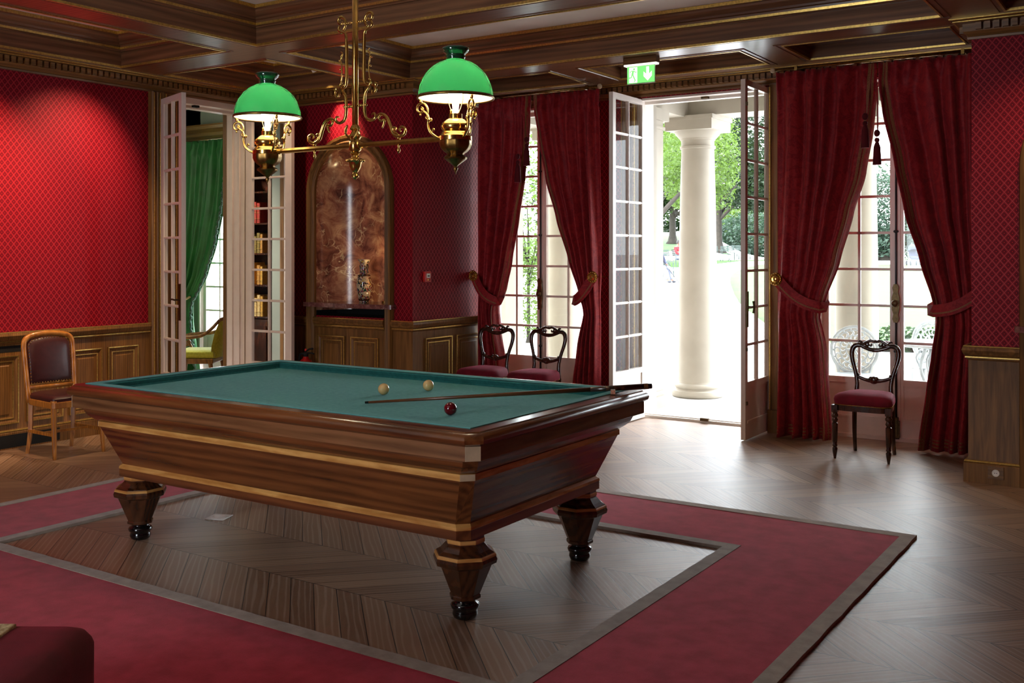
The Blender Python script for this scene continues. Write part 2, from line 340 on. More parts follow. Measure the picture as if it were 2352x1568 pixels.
# walls
w = MB().box(-8.15, XL, YB, 6.28, 0, ZT).box(-8.15, XL, 7.09, YN+.6, 0, ZT).box(-8.15, XL, 6.28, 7.09, 3.03, ZT)
wall_left = struct(w.build('wall_left', 'paper'), 'left wall in red diamond patterned silk')
NCX, NR, NSP = -6.77, .455, 2.165
def niche_wall(name, cx, y, xa, xb, label, depth=.36):
    m = MB(); n = 24
    m.quad((xa, y, 0), (cx-NR, y, 0), (cx-NR, y, NSP), (xa, y, NSP)); m.quad((cx+NR, y, 0), (xb, y, 0), (xb, y, NSP), (cx+NR, y, NSP))
    m.quad((cx-NR, y, 0), (cx+NR, y, 0), (cx+NR, y, .955), (cx-NR, y, .955))
    pts = [(cx-NR*cos(pi*i/n), NSP+NR*sin(pi*i/n)) for i in range(n+1)]
    for i in range(n):
        a, b = pts[i], pts[i+1]; m.quad((a[0], y, a[1]), (b[0], y, b[1]), (b[0], y, ZT), (a[0], y, ZT))
    m.quad((xa, y, NSP), (cx-NR, y, NSP), (cx-NR, y, ZT), (xa, y, ZT)); m.quad((cx+NR, y, NSP), (xb, y, NSP), (xb, y, ZT), (cx+NR, y, ZT))
    wl = struct(m.build(name, 'paper'), label)
    k = MB(); rows = [1.0+(NSP-1.0)*i/4 for i in range(5)]
    rings = [[(cx-NR*cos(pi*j/32), y+depth*sin(pi*j/32), z) for j in range(33)] for z in rows]
    for i in range(1, 13):
        b = pi/2*i/12.0; s = max(cos(b), .002)
        rings.append([(cx-NR*s*cos(pi*j/32), y+depth*s*sin(pi*j/32), NSP+NR*sin(b)) for j in range(33)])
    k.loft(rings, closed=False); k.build('niche_lining', 'marble', wl, smooth=True)
    MB().box(cx-NR, cx+NR, y, y+.3, .95, .955).box(cx-NR, cx+NR, y+.3, y+.31, .95, 1.04).box(cx-NR-.01, cx-NR, y, y+.3, .95, 1.04).box(cx+NR, cx+NR+.01, y, y+.3, .95, 1.04).build('shelf_recess', 'black', wl)
    t = MB(); prof = [(0, 0), (0, .03), (.02, .048), (.045, .03), (.06, .05), (.085, .055), (.095, .03), (.095, 0)]
    path = [(cx-NR, 1.08, -1, 0), (cx-NR, NSP, -1, 0)]+[(cx-NR*cos(pi*i/32), NSP+NR*sin(pi*i/32), -cos(pi*i/32), sin(pi*i/32)) for i in range(1, 32)]+[(cx+NR, NSP, 1, 0), (cx+NR, 1.08, 1, 0)]
    t.loft([[(x+nx*d, y-p, z+nz*d) for d, p in prof] for x, z, nx, nz in path])
    for sx in (-1, 1):
        a = cx+sx*NR; b = cx+sx*(NR+.095)
        t.loft([[(a+sx*d, y-p, z) for d, p in prof] for z in (0, 1.04)])
    t.build('arch_moulding', 'oak_v', wl, auto=40)
    s = MB(); o = [(cx-NR-.12, y+.02)]+[(cx-(NR+.12)*cos(pi*i/20), y-.06-.07*sin(pi*i/20)) for i in range(21)]+[(cx+NR+.12, y+.02)]
    inner = [(cx+NR-.01, y+.02)]+[(cx+(NR-.01)*cos(pi*i/20), y+.02+.34*sin(pi*i/20)) for i in range(1, 20)]+[(cx-NR+.01, y+.02)]
    s.loft([[(x, yy, z) for x, yy in o+inner] for z in (1.04, 1.048, 1.075, 1.082)]); s.build('niche_shelf', 'marble_shelf', wl, auto=30)
    return wl
wall_niche = niche_wall('wall_niche', NCX, YN, XL, XC, 'red wall with the tall arched marble niche')
wall_alcove = niche_wall('wall_pilaster', -.385, YP, XP, XR, 'red wall at the right edge beside the curtains')
struct(MB().box(XC-.06, XC, YN+.001, YW, 0, ZT).build('wall_return', 'paper'), 'short red wall between the niche and the curtains')
struct(MB().box(XP, XP+.06, YP+.001, YW, 0, ZT).build('wall_jog', 'paper'), 'side of the right pilaster hidden by the curtain')
struct(MB().box(XR, XR+.14, YB, YP, 0, ZT).build('wall_right', 'paper'), 'right wall out of the picture')
m = MB()
m.box(-6.5, -6.15, YW, 9.1, 0, 3.03).box(-4.87, -4.36, YW, 9.1, 0, 3.03).box(-3.04, -2.66, YW, 9.1, 0, 3.03).box(-1.38, -.9, YW, 9.1, 0, 3.03).box(-6.5, -.9, YW, 9.1, 3.03, ZT)
wall_windows = struct(m.build('wall_windows', 'paper'), 'window wall behind the red curtains')
m = MB(); xs = [-15, -10.8, -9.55, -6.15, -4.87, -4.36, -3.04, -2.66, -1.38, 7]
for i in range(0, len(xs), 2): m.box(xs[i], xs[i+1], 9.1, 9.2, -.1, 3.03)
m.box(-15, 7, 9.1, 9.2, 3.03, 5.2)
struct(m.build('wall_facade', 'stone'), 'cream outer face of the house')
m = MB()
xw = [-8.15, -4.3, -3.1, .7]  # gap in the unseen rear wall, added to let fill daylight in
for i in range(0, 4, 2): m.box(xw[i], xw[i+1], YB-.2, YB, 0, 3.0)
m.box(-8.15, .7, YB-.2, YB, 3.0, ZT).box(-8.15, .7, YB-.2, YB, 0, .3)
struct(m.build('wall_rear', 'paper'), 'wall behind the viewer with an opening added for fill daylight')
# left wall door lining
jl = MB().box(-8.16, XL+.01, 7.085, 7.11, 0, 3.03).box(-8.16, XL+.01, 6.265, 6.285, 0, 3.03).box(-8.16, XL+.01, 6.28, 7.09, 2.985, 3.05)
jl.box(-8.08, -8.05, 7.07, 7.09, 0, 3.0).box(-7.97, -7.95, 7.075, 7.09, 0, 3.0).box(-8.1, -8.0, 6.28, 7.09, 2.96, 3.0)
jamb = struct(jl.build('trim_1', 'white_pink'), 'white lined doorway into the library')
MB().box(-8.2, -8.15, 7.08, 7.22, 0, 3.1).box(-8.2, -8.15, 6.262, 6.29, 0, 3.1).box(-8.2, -8.15, 6.262, 7.2, 3.0, 3.1).build('outer_casing', 'oak_v', jamb)
MB().box(-7.97, -7.93, 6.50, 6.56, 2.965, 2.986).build('door_catch', 'black', jamb)
cs = MB()
for a, b in ((5.955, 6.05), (6.05, 6.265), (7.1, 7.19)):
    cs.loft([[(XL+o, a+(b-a)*t, z) for t, o in ((0, 0), (0, .05), (.15, .065), (.3, .045), (.55, .045), (.7, .06), (.85, .04), (1, .05), (1, 0))] for z in (0, 3.04)])
cas = struct(cs.build('trim_2', 'oak_v', auto=35), 'dark oak casing of the library doorway')
g = MB()
for a in (5.972, 6.036, 6.10, 6.215, 7.115, 7.18): g.box(XL+.05, XL+.068, a-.005, a+.005, 0, 3.03)
g.build('gilt_line', 'gilt', cas)
# cornice with dentils
PATH = [(XL, YB), (XL, YN), (XC, YN), (XC, YW), (XP, YW), (XP, YP), (XR, YP), (XR, YB)]
cp = [(0, 3.04), (.022, 3.04), (.026, 3.055), (.018, 3.06), (.034, 3.075), (.045, 3.085), (.05, 3.092), (.05, 3.145), (.095, 3.147), (.10, 3.155), (.12, 3.17), (0, 3.17)]
c = MB().loft(sweep(PATH, cp), cap=False)
def along(path, step, off):
    for i in range(len(path)-1):
        a, b = V(path[i]), V(path[i+1]); d = b-a; L = d.length; d.normalize(); n = V((d.y, -d.x)); t = step
        while t < L-step*.6: yield a+d*t, d, n; t += step
for p, d, n in along(PATH, .056, 0):
    if p.y < 1: continue
    q = [p+d*.018+n*.05, p-d*.018+n*.05, p-d*.018+n*.084, p+d*.018+n*.084]
    c.loft([[(v.x, v.y, z) for v in q] for z in (3.096, 3.143)])
cor = struct(c.build('trim_3', 'oak_x'), 'carved oak cornice with dentils under the ceiling')
g = MB().loft(sweep(PATH, [(.096, 3.148), (.106, 3.15), (.106, 3.156), (.096, 3.156)]), cap=False).loft(sweep(PATH, [(.118, 3.164), (.126, 3.166), (.126, 3.17), (.118, 3.17)]), cap=False)
g.build('gilt_line', 'gilt', cor)
# wainscot
WP = [(0, 0), (.045, 0), (.045, .13), (.036, .142), (.022, .15), (.018, .16), (.018, .835), (.03, .845), (.032, .865), (.045, .875), (.056, .905), (.05, .925), (.04, .932), (0, .932)]
def wains(name, path, label, mat='oak_v'):
    o = struct(MB().loft(sweep(path, WP), cap=True).build(name, mat, auto=30), label)
    g = MB()
    for q in ([(.03, .852), (.037, .854), (.037, .862), (.03, .864)], [(.04, .928), (.048, .93), (.046, .936), (.03, .936)], [(.03, .14), (.044, .142), (.038, .152), (.02, .152)]):
        g.loft(sweep(path, q))
    g.build('gilt_line', 'gilt', o); return o
w1 = wains('trim_4', [(XL, YB), (XL, 5.955)], 'panelled oak wainscot below the red left wall')
w2 = wains('trim_5', [(XL, 7.19), (XL, YN), (NCX-NR-.09, YN)], 'dark oak wainscot between library door and niche')
w3 = wains('trim_6', [(NCX+NR+.09, YN), (XC, YN), (XC, YW)], 'oak wainscot with gilt panels wrapping the wall corner')
w4 = wains('trim_7', [(XP, YW), (XP, YP), (-.385-NR-.09, YP)], 'plain oak wainscot of the right pilaster')
w5 = wains('trim_8', [(NCX-NR, YN-.003), (NCX+NR, YN-.003)], 'oak cupboard front under the marble niche')
w6 = wains('trim_9', [(-.385-NR, YP-.003), (-.385+NR, YP-.003)], 'oak cupboard front under the right niche')
def panel(par, P, a0, a1, z0, z1, out=.018, gap=.045):
    def ring(m, i0, o0, i1, o1):
        q = lambda i, o: [P(a0+i, out+o, z0+i), P(a1-i, out+o, z0+i), P(a1-i, out+o, z1-i), P(a0+i, out+o, z1-i)]
        m.loft([q(i0, 0), q(i0, o0), q(i1, o1), q(i1, 0)], cap=False)
        m.f.append((len(m.v)-4, len(m.v)-3, len(m.v)-2, len(m.v)-1))
    fr = MB(); q = lambda i, o: [P(a0+i, out+o, z0+i), P(a1-i, out+o, z0+i), P(a1-i, out+o, z1-i), P(a0+i, out+o, z1-i)]
    fr.loft([q(0, -.002), q(0, .012), q(.012, .014), q(.03, .004), q(gap, .006), q(gap+.012, .002), q(gap+.03, .002), q(gap+.036, .008), q(gap+.037, .008)], cap=False); b = len(fr.v)
    fr.f.append((b-4, b-3, b-2, b-1)); o = fr.build('raised_panel', 'oak_v', par)
    g = MB(); g.loft([q(.0, .011), q(.0, .0155), q(.008, .0165), q(.01, .012)], cap=False); g.loft([q(gap-.005, .004), q(gap-.004, .009), q(gap+.002, .009), q(gap+.004, .004)], cap=False)
    g.build('gilt_bead', 'gilt', o)
PLf = lambda a, o, z: (XL+o, a, z); PN = lambda a, o, z: (a, YN-o, z); PR_ = lambda a, o, z: (XC+o, a, z); PQ = lambda a, o, z: (a, YN-.003-o, z)
for a, b in ((5.52, 5.83), (5.15, 5.46), (4.77, 5.09), (4.39, 4.70), (3.95, 4.3), (3.5, 3.86)): panel(w1, PLf, a, b, .20, .745)
panel(w5, PQ, -7.17, -6.82, .2, .76); panel(w5, PQ, -6.74, -6.39, .2, .76)
panel(w3, PR_, 7.58, 8.0, .2, .765); panel(w3, PR_, 8.07, 8.5, .2, .765)
MB().box(XL, XL+.0195, 3.2, 4.97, .775, .825).box(XL+.02, XL+.0465, 3.0, 5.05, .012, .115).build('vent_slot', 'black', w1)
# window wall trims beside the garden door
def jambtrim(name, x0, x1, label):
    o = struct(MB().loft([[(x0+(x1-x0)*t, YW-p, z) for t, p in ((0, 0), (0, .03), (.12, .045), (.3, .03), (.6, .03), (.8, .05), (1, .03), (1, 0))] for z in (0, 3.04)]).build(name, 'oak_v', auto=35), label)
    MB().box(x0+.004, x0+.016, YW-.05, YW-.03, .2, 3.02).box(x1-.024, x1-.004, YW-.056, YW-.028, .2, 3.02).build('gilt_line', 'gilt', o)
    MB().box(x0-.005, x1+.005, YW-.065, YW, 0, .2).build('plinth_block', 'oak_v', o)
jambtrim('trim_10', -3.05, -2.9, 'oak and gilt jamb right of the open garden door'); jambtrim('trim_11', -4.5, -4.35, 'oak jamb left of the open garden door')
# ceiling: oak beams round coffers
BIG = [(-7.66, -6.36, 5.95, 7.27), (-7.66, -6.36, 2.6, 5.50), (-7.66, -6.36, -.8, 2.25), (-5.98, -1.38, 5.83, 7.36), (-5.98, -1.38, 2.6, 5.49), (-5.98, -1.38, -.8, 2.25), (-.99, .36, 5.83, 7.4), (-.99, .36, 2.6, 5.49), (-.99, .36, -.8, 2.25)]
SM = [(-5.85, -4.72, 7.74, 8.42), (-4.35, -2.95, 7.74, 8.42), (-2.6, -1.40, 7.74, 8.42)]
bx = sorted({XL, XR}|{c[i] for c in BIG+SM for i in (0, 1)}); by = sorted({YB, YW}|{c[i] for c in BIG+SM for i in (2, 3)})
m = MB()
for i in range(len(bx)-1):
    for j in range(len(by)-1):
        x0, x1, y0, y1 = bx[i], bx[i+1], by[j], by[j+1]; cx, cy = (x0+x1)/2, (y0+y1)/2
        if any(c[0] < cx < c[1] and c[2] < cy < c[3] for c in BIG+SM): continue
        m.quad((x0, y0, ZB), (x0, y1, ZB), (x1, y1, ZB), (x1, y0, ZB))
ceil = MB(); gl = MB()
pf = [(0, ZB), (0, 3.30), (.012, 3.30), (.012, 3.31), (.035, 3.325), (.04, 3.345), (.06, 3.35), (.065, 3.365), (.10, 3.395), (.105, 3.41), (.13, 3.42), (.14, 3.44)]
for c in BIG:
    m.loft(rectring(*c, pf), cap=False); i = .139; ceil.quad((c[0]+i, c[2]+i, 3.438), (c[0]+i, c[3]-i, 3.438), (c[1]-i, c[3]-i, 3.438), (c[1]-i, c[2]+i, 3.438))
    for a in ([(-.012, ZB+.001), (-.012, ZB-.008), (.003, ZB-.008), (.004, ZB+.01)], [(.028, 3.318), (.036, 3.312), (.04, 3.33)], [(.128, 3.418), (.138, 3.412), (.142, 3.436)]): gl.loft(rectring(*c, a), cap=False)
    m.loft(rectring(*c, [(-.055, ZB), (-.052, ZB-.005), (-.042, ZB-.005), (-.04, ZB)]), cap=False)
for c in SM:
    m.loft(rectring(*c, [(0, ZB), (0, 3.28)]), cap=False); m.quad((c[0], c[2], 3.28), (c[0], c[3], 3.28), (c[1], c[3], 3.28), (c[1], c[2], 3.28))
    gl.loft(rectring(*c, [(-.01, ZB+.001), (-.01, ZB-.007), (.002, ZB-.007), (.003, ZB+.008)]), cap=False)
    m.loft(rectring(*c, [(-.06, ZB), (-.056, ZB-.006), (-.044, ZB-.006), (-.04, ZB)]), cap=False)
C0 = struct(m.build('ceiling', 'beam_x'), 'coffered oak ceiling')
ceil.build('white_coffer_panel', 'ceiling', C0, label='white plaster panels inside the coffers'); gl.build('gilt_bead', 'gilt', C0)
struct(MB().box(-15, 7, -5.6, 9.1, ZT, ZT+.5).build('trim_12', 'stone'), 'unseen roof slab, drawn out past the rear wall to block the sun')  # out of view; blocks light, rear overhang added to shade the rear opening
struct(MB().box(-4.36, -3.04, 8.86, 8.97, 0, .022).box(-4.36, -3.04, 8.9, 8.93, .022, .03).build('trim_13', 'white'), 'white door threshold')
# ---------------------------------------------------------------- glazed leaves
def leaf(name, parent, Wd, H, loc, rz, mat='white', gl='glass', rows=8, cols=2, handle=None, z0=.01, st=.055, bot=.49):
    t = .02; m = MB(); top = .05
    m.box(0, st, -t, t, z0, H).box(Wd-st, Wd, -t, t, z0, H).box(st, Wd-st, -t, t, H-top, H).box(st, Wd-st, -t, t, z0, bot-.33)
    m.box(st, Wd-st, -t, t, bot-.05, bot); m.box(st, Wd-st, -.008, .008, bot-.34, bot-.05)
    for s in (-1, 1): m.box(st-.01, Wd-st+.01, min(s*.008, s*.026), max(s*.008, s*.026), bot-.345, bot-.325)
    rh = (H-top-bot)/rows; cw = (Wd-2*st)/cols
    for i in range(1, rows): m.box(st, Wd-st, -.012, .012, bot+i*rh-.011, bot+i*rh+.011); m.box(st, Wd-st, -.018, .018, bot+i*rh-.004, bot+i*rh+.004)
    for i in range(1, cols): m.box(st+i*cw-.011, st+i*cw+.011, -.012, .012, bot, H-top); m.box(st+i*cw-.004, st+i*cw+.004, -.018, .018, bot, H-top)
    o = m.build(name, mat, parent); o.location = loc; o.rotation_euler = (0, 0, rz)
    p = MB().box(st, Wd-st, -.002, .002, bot, H-top).build('pane', gl, o)
    if handle:
        h = MB()
        if handle == 'plate':
            h.box(Wd-.045, Wd-.015, -.03, -.02, .98, 1.3).tube([(Wd-.03, -.03, 1.16), (Wd-.03, -.07, 1.16)], .008).tube([(Wd-.03, -.07, 1.16), (Wd-.09, -.075, 1.165), (Wd-.13, -.07, 1.155)], [.009, .008, .006], sm=3)
        else:
            h.box(Wd-.04, Wd-.012, .02, .035, .95, 1.25).tube([(Wd-.03, .03, 1.12), (Wd-.03, .08, 1.12)], .008).tube([(Wd-.03, .08, 1.07), (Wd-.03, .085, 1.12), (Wd-.03, .08, 1.17)], [.012, .009, .012], sm=3)
            for z in (.3, .75, 1.75, 2.3, 2.8): h.box(Wd-.03, Wd-.01, .02, .032, z, z+.03)
        h.build('handle', 'bronze', o, auto=40)
    return o
LD = sroot('door_1', 'white glazed double door open to the library')
leaf('door_leaf', LD, .53, 2.97, (-7.80, 6.04, 0), R(-19), 'white_pink', rows=8, handle='plate', st=.07)
leaf('door_leaf', LD, .63, 2.97, (-7.865, 7.10, 0), R(1), 'white_pink', 'mirror_glass', rows=8, st=.085)
GD = sroot('door_2', 'white glazed double door open to the garden')
leaf('door_leaf', GD, .65, 3.02, (-4.32, 8.82, 0), R(-90), 'white', rows=8)
leaf('door_leaf', GD, .62, 3.02, (-3.085, 8.80, 0), R(-90), 'white_pink', rows=8, handle='lever')
MB().box(-4.36, -4.34, 8.76, 9.09, 0, 3.03).box(-3.06, -3.04, 8.76, 9.09, 0, 3.03).box(-4.34, -3.06, 8.76, 9.09, 3.01, 3.03).box(-4.34, -3.06, 8.87, 8.91, 2.985, 3.01).build('door_frame', 'white', GD)
MB().box(-3.74, -3.67, 8.84, 8.87, 2.99, 3.01).box(-3.75, -3.67, 8.84, 8.87, .02, .045).build('door_catch', 'bronze', GD)
def window(n, x0, xm, x1, label, y=8.93):
    r = sroot('window_%d' % n, label)
    leaf('casement', r, xm-x0, 3.0, (x0, y, .02), 0, 'white_pink'); leaf('casement', r, x1-xm, 3.0, (xm, y, .02), 0, 'white_pink')
    MB().box(xm-.03, xm+.03, y-.035, y-.02, .02, 3.02).box(x0-.02, x1+.02, 8.76, 9.09, 3.01, 3.03).box(x0-.02, x0, 8.76, 9.09, 0, 3.03).box(x1, x1+.02, 8.76, 9.09, 0, 3.03).box(x0, x1, 8.87, 8.99, 0, .03).build('window_frame', 'white_pink', r)
    b = MB().tube([(xm, y-.045, .08), (xm, y-.045, 2.95)], .009, 8)
    for z in (.62, 1.75, 2.4, .75): b.ball((xm, y-.05, z), .014, 6, (1.6, 1, 1))
    bolt = b.build('cremone_bolt', 'steel', r, smooth=True)
    h = MB().loft([[(xm+a*wd, y-.055-d, z) for a, d in ((-1, 0), (1, 0), (1, .012), (-1, .012))] for z, wd in ((.99, .015), (1.02, .026), (1.06, .018), (1.1, .03), (1.2, .03), (1.24, .018), (1.28, .026), (1.31, .014))])
    h.ball((xm, y-.085, 1.15), .03, 8, (1, .55, 1)); h.box(xm-.03, xm+.03, y-.06, y-.035, .02, .17).box(xm-.018, xm+.018, y-.072, y-.035, .05, .2)
    h.build('bolt_handle', 'bronze', bolt, auto=40)
    return r
window(1, -6.13, -5.51, -4.89, 'tall french window behind the two red chairs'); window(2, -2.64, -2.02, -1.40, 'tall french window behind the single red chair')
# ---------------------------------------------------------------- curtains
def interp(tab, z):
    tab = sorted(tab)
    if z <= tab[0][0]: return tab[0][1]
    for i in range(len(tab)-1):
        (a, p), (b, q) = tab[i], tab[i+1]
        if a <= z <= b:
            t = (z-a)/(b-a); t = t*t*(3-2*t)*.35+t*.65; return p+(q-p)*t
    return tab[-1][1]
def curtain(label, xo, inner, outer=None, y0=8.5, ztop=3.1, ztie=1.14, folds=8, mat='damask', seed=0, name='curtain', gathered=1.0, trim='braid', amp=1.0, zbot=.02, hem=True):
    """xo: outer edge x; inner: [(z, x)] leading edge"""
    rnd = random.Random(seed); ph = rnd.uniform(0, 6); outer = outer or [(0, xo), (3.2, xo)]
    def P(u, z, off=0):
        a, b = interp(outer, z), interp(inner, z); wd = abs(b-a); s = 1 if b > a else -1
        x = a+(b-a)*u
        A = (.038+.014*sin(1.7*z+seed+4*u))*amp; tie = math.exp(-((z-ztie)/.16)**2)
        A = A*(1+.8*(1-min(1, max(0, z/ztie))))*(1-.35*tie)
        cyc = 2*pi*folds*(u+.045*sin(5.3*u+z*.7+seed*2.1)+.02*sin(11*u+seed))
        y = A*(sin(cyc+ph)+.25*sin(2.3*cyc+1.3*ph+z*1.1)*min(1, (ztop-z)*2+.15)+.2*sin(4.1*cyc+ph+z*2)*max(0, 1-abs(z-ztie)/.7))
        if z > ztop-.25:
            k = (z-(ztop-.25))/.25; pin = abs(((u*folds*1.0+ph/6.28) % 1)-.5)*2
            pinch = math.exp(-((z-(ztop-.14))/.05)**2)
            y = y*(1-.5*k)-.03*pinch*(1-pin)+.025*k*sin(cyc*2)
        y += -.035*tie*sin(pi*u)
        x += s*(1-abs(2*u-1))*.006*sin(cyc)
        return (x, y0+y-off, z)
    NU, NZ = folds*12, 70
    us = [i/NU for i in range(NU+1)]; zs = [zbot+(ztop-zbot)*(j/NZ) for j in range(NZ+1)]
    m = MB().loft([[P(u, z) for u in us] for z in zs], closed=False)
    o = m.build(name, mat, smooth=True); tag(o, label, 'curtain', None); md = o.modifiers.new('cloth', 'SOLIDIFY'); md.thickness = .006; md.offset = 1 if False else 0
    if trim:
        MB().loft([[P(u, z, .007) for u in (.915, .925, .935, .945)] for z in zs], closed=False).loft([[P(u, z, .007) for u in (.955, .965, .975)] for z in zs], closed=False).build('edge_braid', trim, o, smooth=True)
        if hem:
            h = MB()
            for a, b in ((.05, .062), (.075, .09), (.103, .115)): h.loft([[P(u, z, .007) for u in us] for z in (a, b)], closed=False)
            h.build('hem_braid', trim, o, smooth=True)
    return o, P
def sm(tab): return tab
L2 = [(0, -2.46), (.1, -2.455), (.78, -2.50), (1.05, -2.55), (1.18, -2.50), (1.5, -2.39), (1.9, -2.28), (2.21, -2.18), (2.6, -2.11), (2.9, -2.08), (3.1, -2.075)]
R2 = [(0, -1.76), (.1, -1.75), (.45, -1.70), (.78, -1.655), (1.05, -1.62), (1.2, -1.655), (1.5, -1.74), (1.9, -1.86), (2.3, -1.94), (2.7, -2.03), (2.9, -2.06), (3.1, -2.06)]
L1 = [(0, -5.62), (.1, -5.64), (.5, -5.66), (.8, -5.72), (1.02, -5.74), (1.2, -5.64), (1.5, -5.57), (1.9, -5.48), (2.3, -5.40), (2.7, -5.345), (2.9, -5.335), (3.1, -5.33)]
R1 = [(0, -4.86), (.4, -4.84), (.7, -4.80), (1.0, -4.74), (1.2, -4.80), (1.5, -4.91), (1.9, -5.05), (2.3, -5.18), (2.7, -5.27), (2.9, -5.31), (3.1, -5.32)]
curtain('red damask curtain just right of the open garden door', -2.905, L2, seed=1, folds=5)
curtain('dark red damask curtain against the right hand wall', -1.262, R2, seed=2, folds=5)
curtain('red damask curtain beside the red fire call point wall', -5.955, L1, seed=3, folds=5, y0=8.42)
curtain('red damask curtain just left of the open garden door', -4.575, R1, seed=4, folds=5, y0=8.42)
def tieback(label, xr, zr, xe, ze, y, s):
    """band from the rosette at (xr, zr) round the leading edge at (xe, ze)"""
    t = thing('curtain_tieback', label, 'tieback', (xr, y, zr))
    dx, dz = xe-xr, ze-zr; hw = .048; pts = []
    for i in range(13):
        u = i/12; pts.append((dx*u, -.075-.035*sin(pi*min(1, u*1.0))+(.10*max(0, u-.9)*10*0), dz*u-.045*sin(pi*u)))
    pts += [(dx+s*.02, -.05, dz+.004), (dx+s*.022, .0, dz+.015), (dx, .06, dz+.03)]
    def ribbon(w0, w1, off):
        R_ = []
        for i, p in enumerate(pts):
            a = pts[max(i-1, 0)]; b = pts[min(i+1, len(pts)-1)]; d = V((b[0]-a[0], 0, b[2]-a[2]))
            if d.length < .01: d = V((dx, 0, dz))
            d.normalize(); n = V((-d.z, 0, d.x))
            if n.z < 0: n = -n
            R_.append([tuple(V(p)+n*w0+V((0, -off, 0))), tuple(V(p)+n*w1+V((0, -off, 0))), tuple(V(p)+n*w1+V((0, -off+.006, 0))), tuple(V(p)+n*w0+V((0, -off+.006, 0)))])
        return MB().loft(R_)
    ribbon(-hw, hw, 0).build('band', 'damask', t, auto=50); ribbon(-.026, -.014, .003).build('band_braid', 'braid', t); 
    r = MB().lathe([(.001, 0), (.052, 0), (.056, .008), (.046, .016), (.04, .012), (.03, .022), (.018, .02), (.012, .03), (.001, .032)], 24, m=M4.Translation((0, -.085, 0)) @ M4.Rotation(R(90), 4, 'X'))
    for k in range(14): a = 2*pi*k/14; r.ball((.044*cos(a), -.1, .044*sin(a)), .008, 5)
    r.tube([(0, -.085, 0), (0, .2, 0)], .008).build('rosette', 'brass', t, auto=35)
tieback('red tieback with gilt rosette right of the garden door', -2.885, 1.35, -2.52, 1.12, 8.5, 1)
tieback('red tieback holding the curtain at the far right', -1.27, 1.30, -1.64, 1.12, 8.5, -1)
tieback('red tieback on the curtain nearest the call point', -5.96, 1.34, -5.70, 1.09, 8.42, 1)
tieback('red tieback with gilt rosette left of the garden door', -4.60, 1.345, -4.80, 1.12, 8.42, -1)
def rod(label, x0, x1, y, z, slope=0):
    t = thing('curtain_rod', label, 'curtain rod', (x0, y, z)); L = x1-x0
    MB().tube([(0, 0, 0), (L, 0, slope)], .013, 12).build('pole', 'brass_dark', t, smooth=True)
    for k, e in enumerate((-.0, L)): MB().ball((e, 0, slope*k), .024, 8).build('finial', 'ivory', t, smooth=True)
    for u in (.12, .9): MB().box(L*u-.012, L*u+.012, -.016, .016, -.02, .02).box(L*u-.006, L*u+.006, -.005, .2, .0, .012).build('bracket', 'brass_dark', t)
rod('brass curtain rod over the window behind two chairs', -5.95, -4.57, 8.42, 3.125); rod('brass curtain rod over the window nearest the right edge', -2.94, -1.27, 8.5, 3.125)
def tassel(label, x, y, z, L):
    t = thing('curtain_tassel', label, 'tassel', (x, y, z))
    MB().tube([(0, 0, 0), (.005, -.01, -L)], .006, 6).build('cord', 'damask', t)
    MB().ball((.0, -.01, -L-.02), .024, 8, (1, 1, 1.2)).ball((0, -.01, -L-.075), .02, 8).lathe([(.012, -L-.09), (.02, -L-.11), (.026, -L-.13), (.034, -L-.27), (.001, -L-.27)], 16, (0, -.01)).build('tassel_head', 'velvet_dark', t, auto=30)
tassel('dark red tassel on the left of the right window pair', -2.14, 8.38, 2.88, .2); tassel('lower dark tassel hanging against the bright right window', -2.045, 8.37, 2.9, .36)
tassel('dark red tassel at the parting of the left window', -5.31, 8.32, 2.9, .22); tassel('second tassel lower at the left window parting', -5.40, 8.3, 2.9, .38)
# ================================================================ RUG
def rug():
    t = thing('rug', 'crimson frame shaped rug with taupe border laid around the billiard table', 'rug', (0, 0, 0))
    ox0, ox1, oy0, oy1, ix0, ix1, iy0, iy1 = -6.16, -1.24, 1.70, 5.94, -5.345, -2.055, 3.075, 5.145
    def ringm(o, i, z0, z1, wob=0):
        m = MB(); (a, b, c, d), (e, f, g, h) = o, i; N = 40
        O = []; I = []
        for s in range(4):
            P0 = [(a, c), (b, c), (b, d), (a, d)][s]; P1 = [(a, c), (b, c), (b, d), (a, d)][(s+1) % 4]
            Q0 = [(e, g), (f, g), (f, h), (e, h)][s]; Q1 = [(e, g), (f, g), (f, h), (e, h)][(s+1) % 4]
            for k in range(N):
                u = k/N; w = wob*(sin(k*1.7+s)+.5*sin(k*4.1+s*2))*(1 if 0 < k < N else 0)
                O.append((P0[0]+(P1[0]-P0[0])*u+(w if s in (1, 3) else 0), P0[1]+(P1[1]-P0[1])*u+(w if s in (0, 2) else 0))); I.append((Q0[0]+(Q1[0]-Q0[0])*u, Q0[1]+(Q1[1]-Q0[1])*u))
        r = [[(x, y, z0) for x, y in O], [(x, y, z1) for x, y in O], [(x, y, z1) for x, y in I], [(x, y, z0) for x, y in I]]
        return m.loft(r+[r[0]], cap=False)
    b = .075
    ringm((ox0+b, ox1-b, oy0+b, oy1-b), (ix0-b, ix1+b, iy0-b, iy1+b), .001, .014).build('pile', 'carpet', t)
    def band(x0, x1, y0, y1, s): return ringm((x0, x1, y0, y1), (x0+s*b, x1-s*b, y0+s*b, y1-s*b), .001, .017, .0018)
    band(ox0, ox1, oy0, oy1, 1).build('outer_border', 'border', t); band(ix0, ix1, iy0, iy1, -1).build('inner_border', 'border', t)
rug()
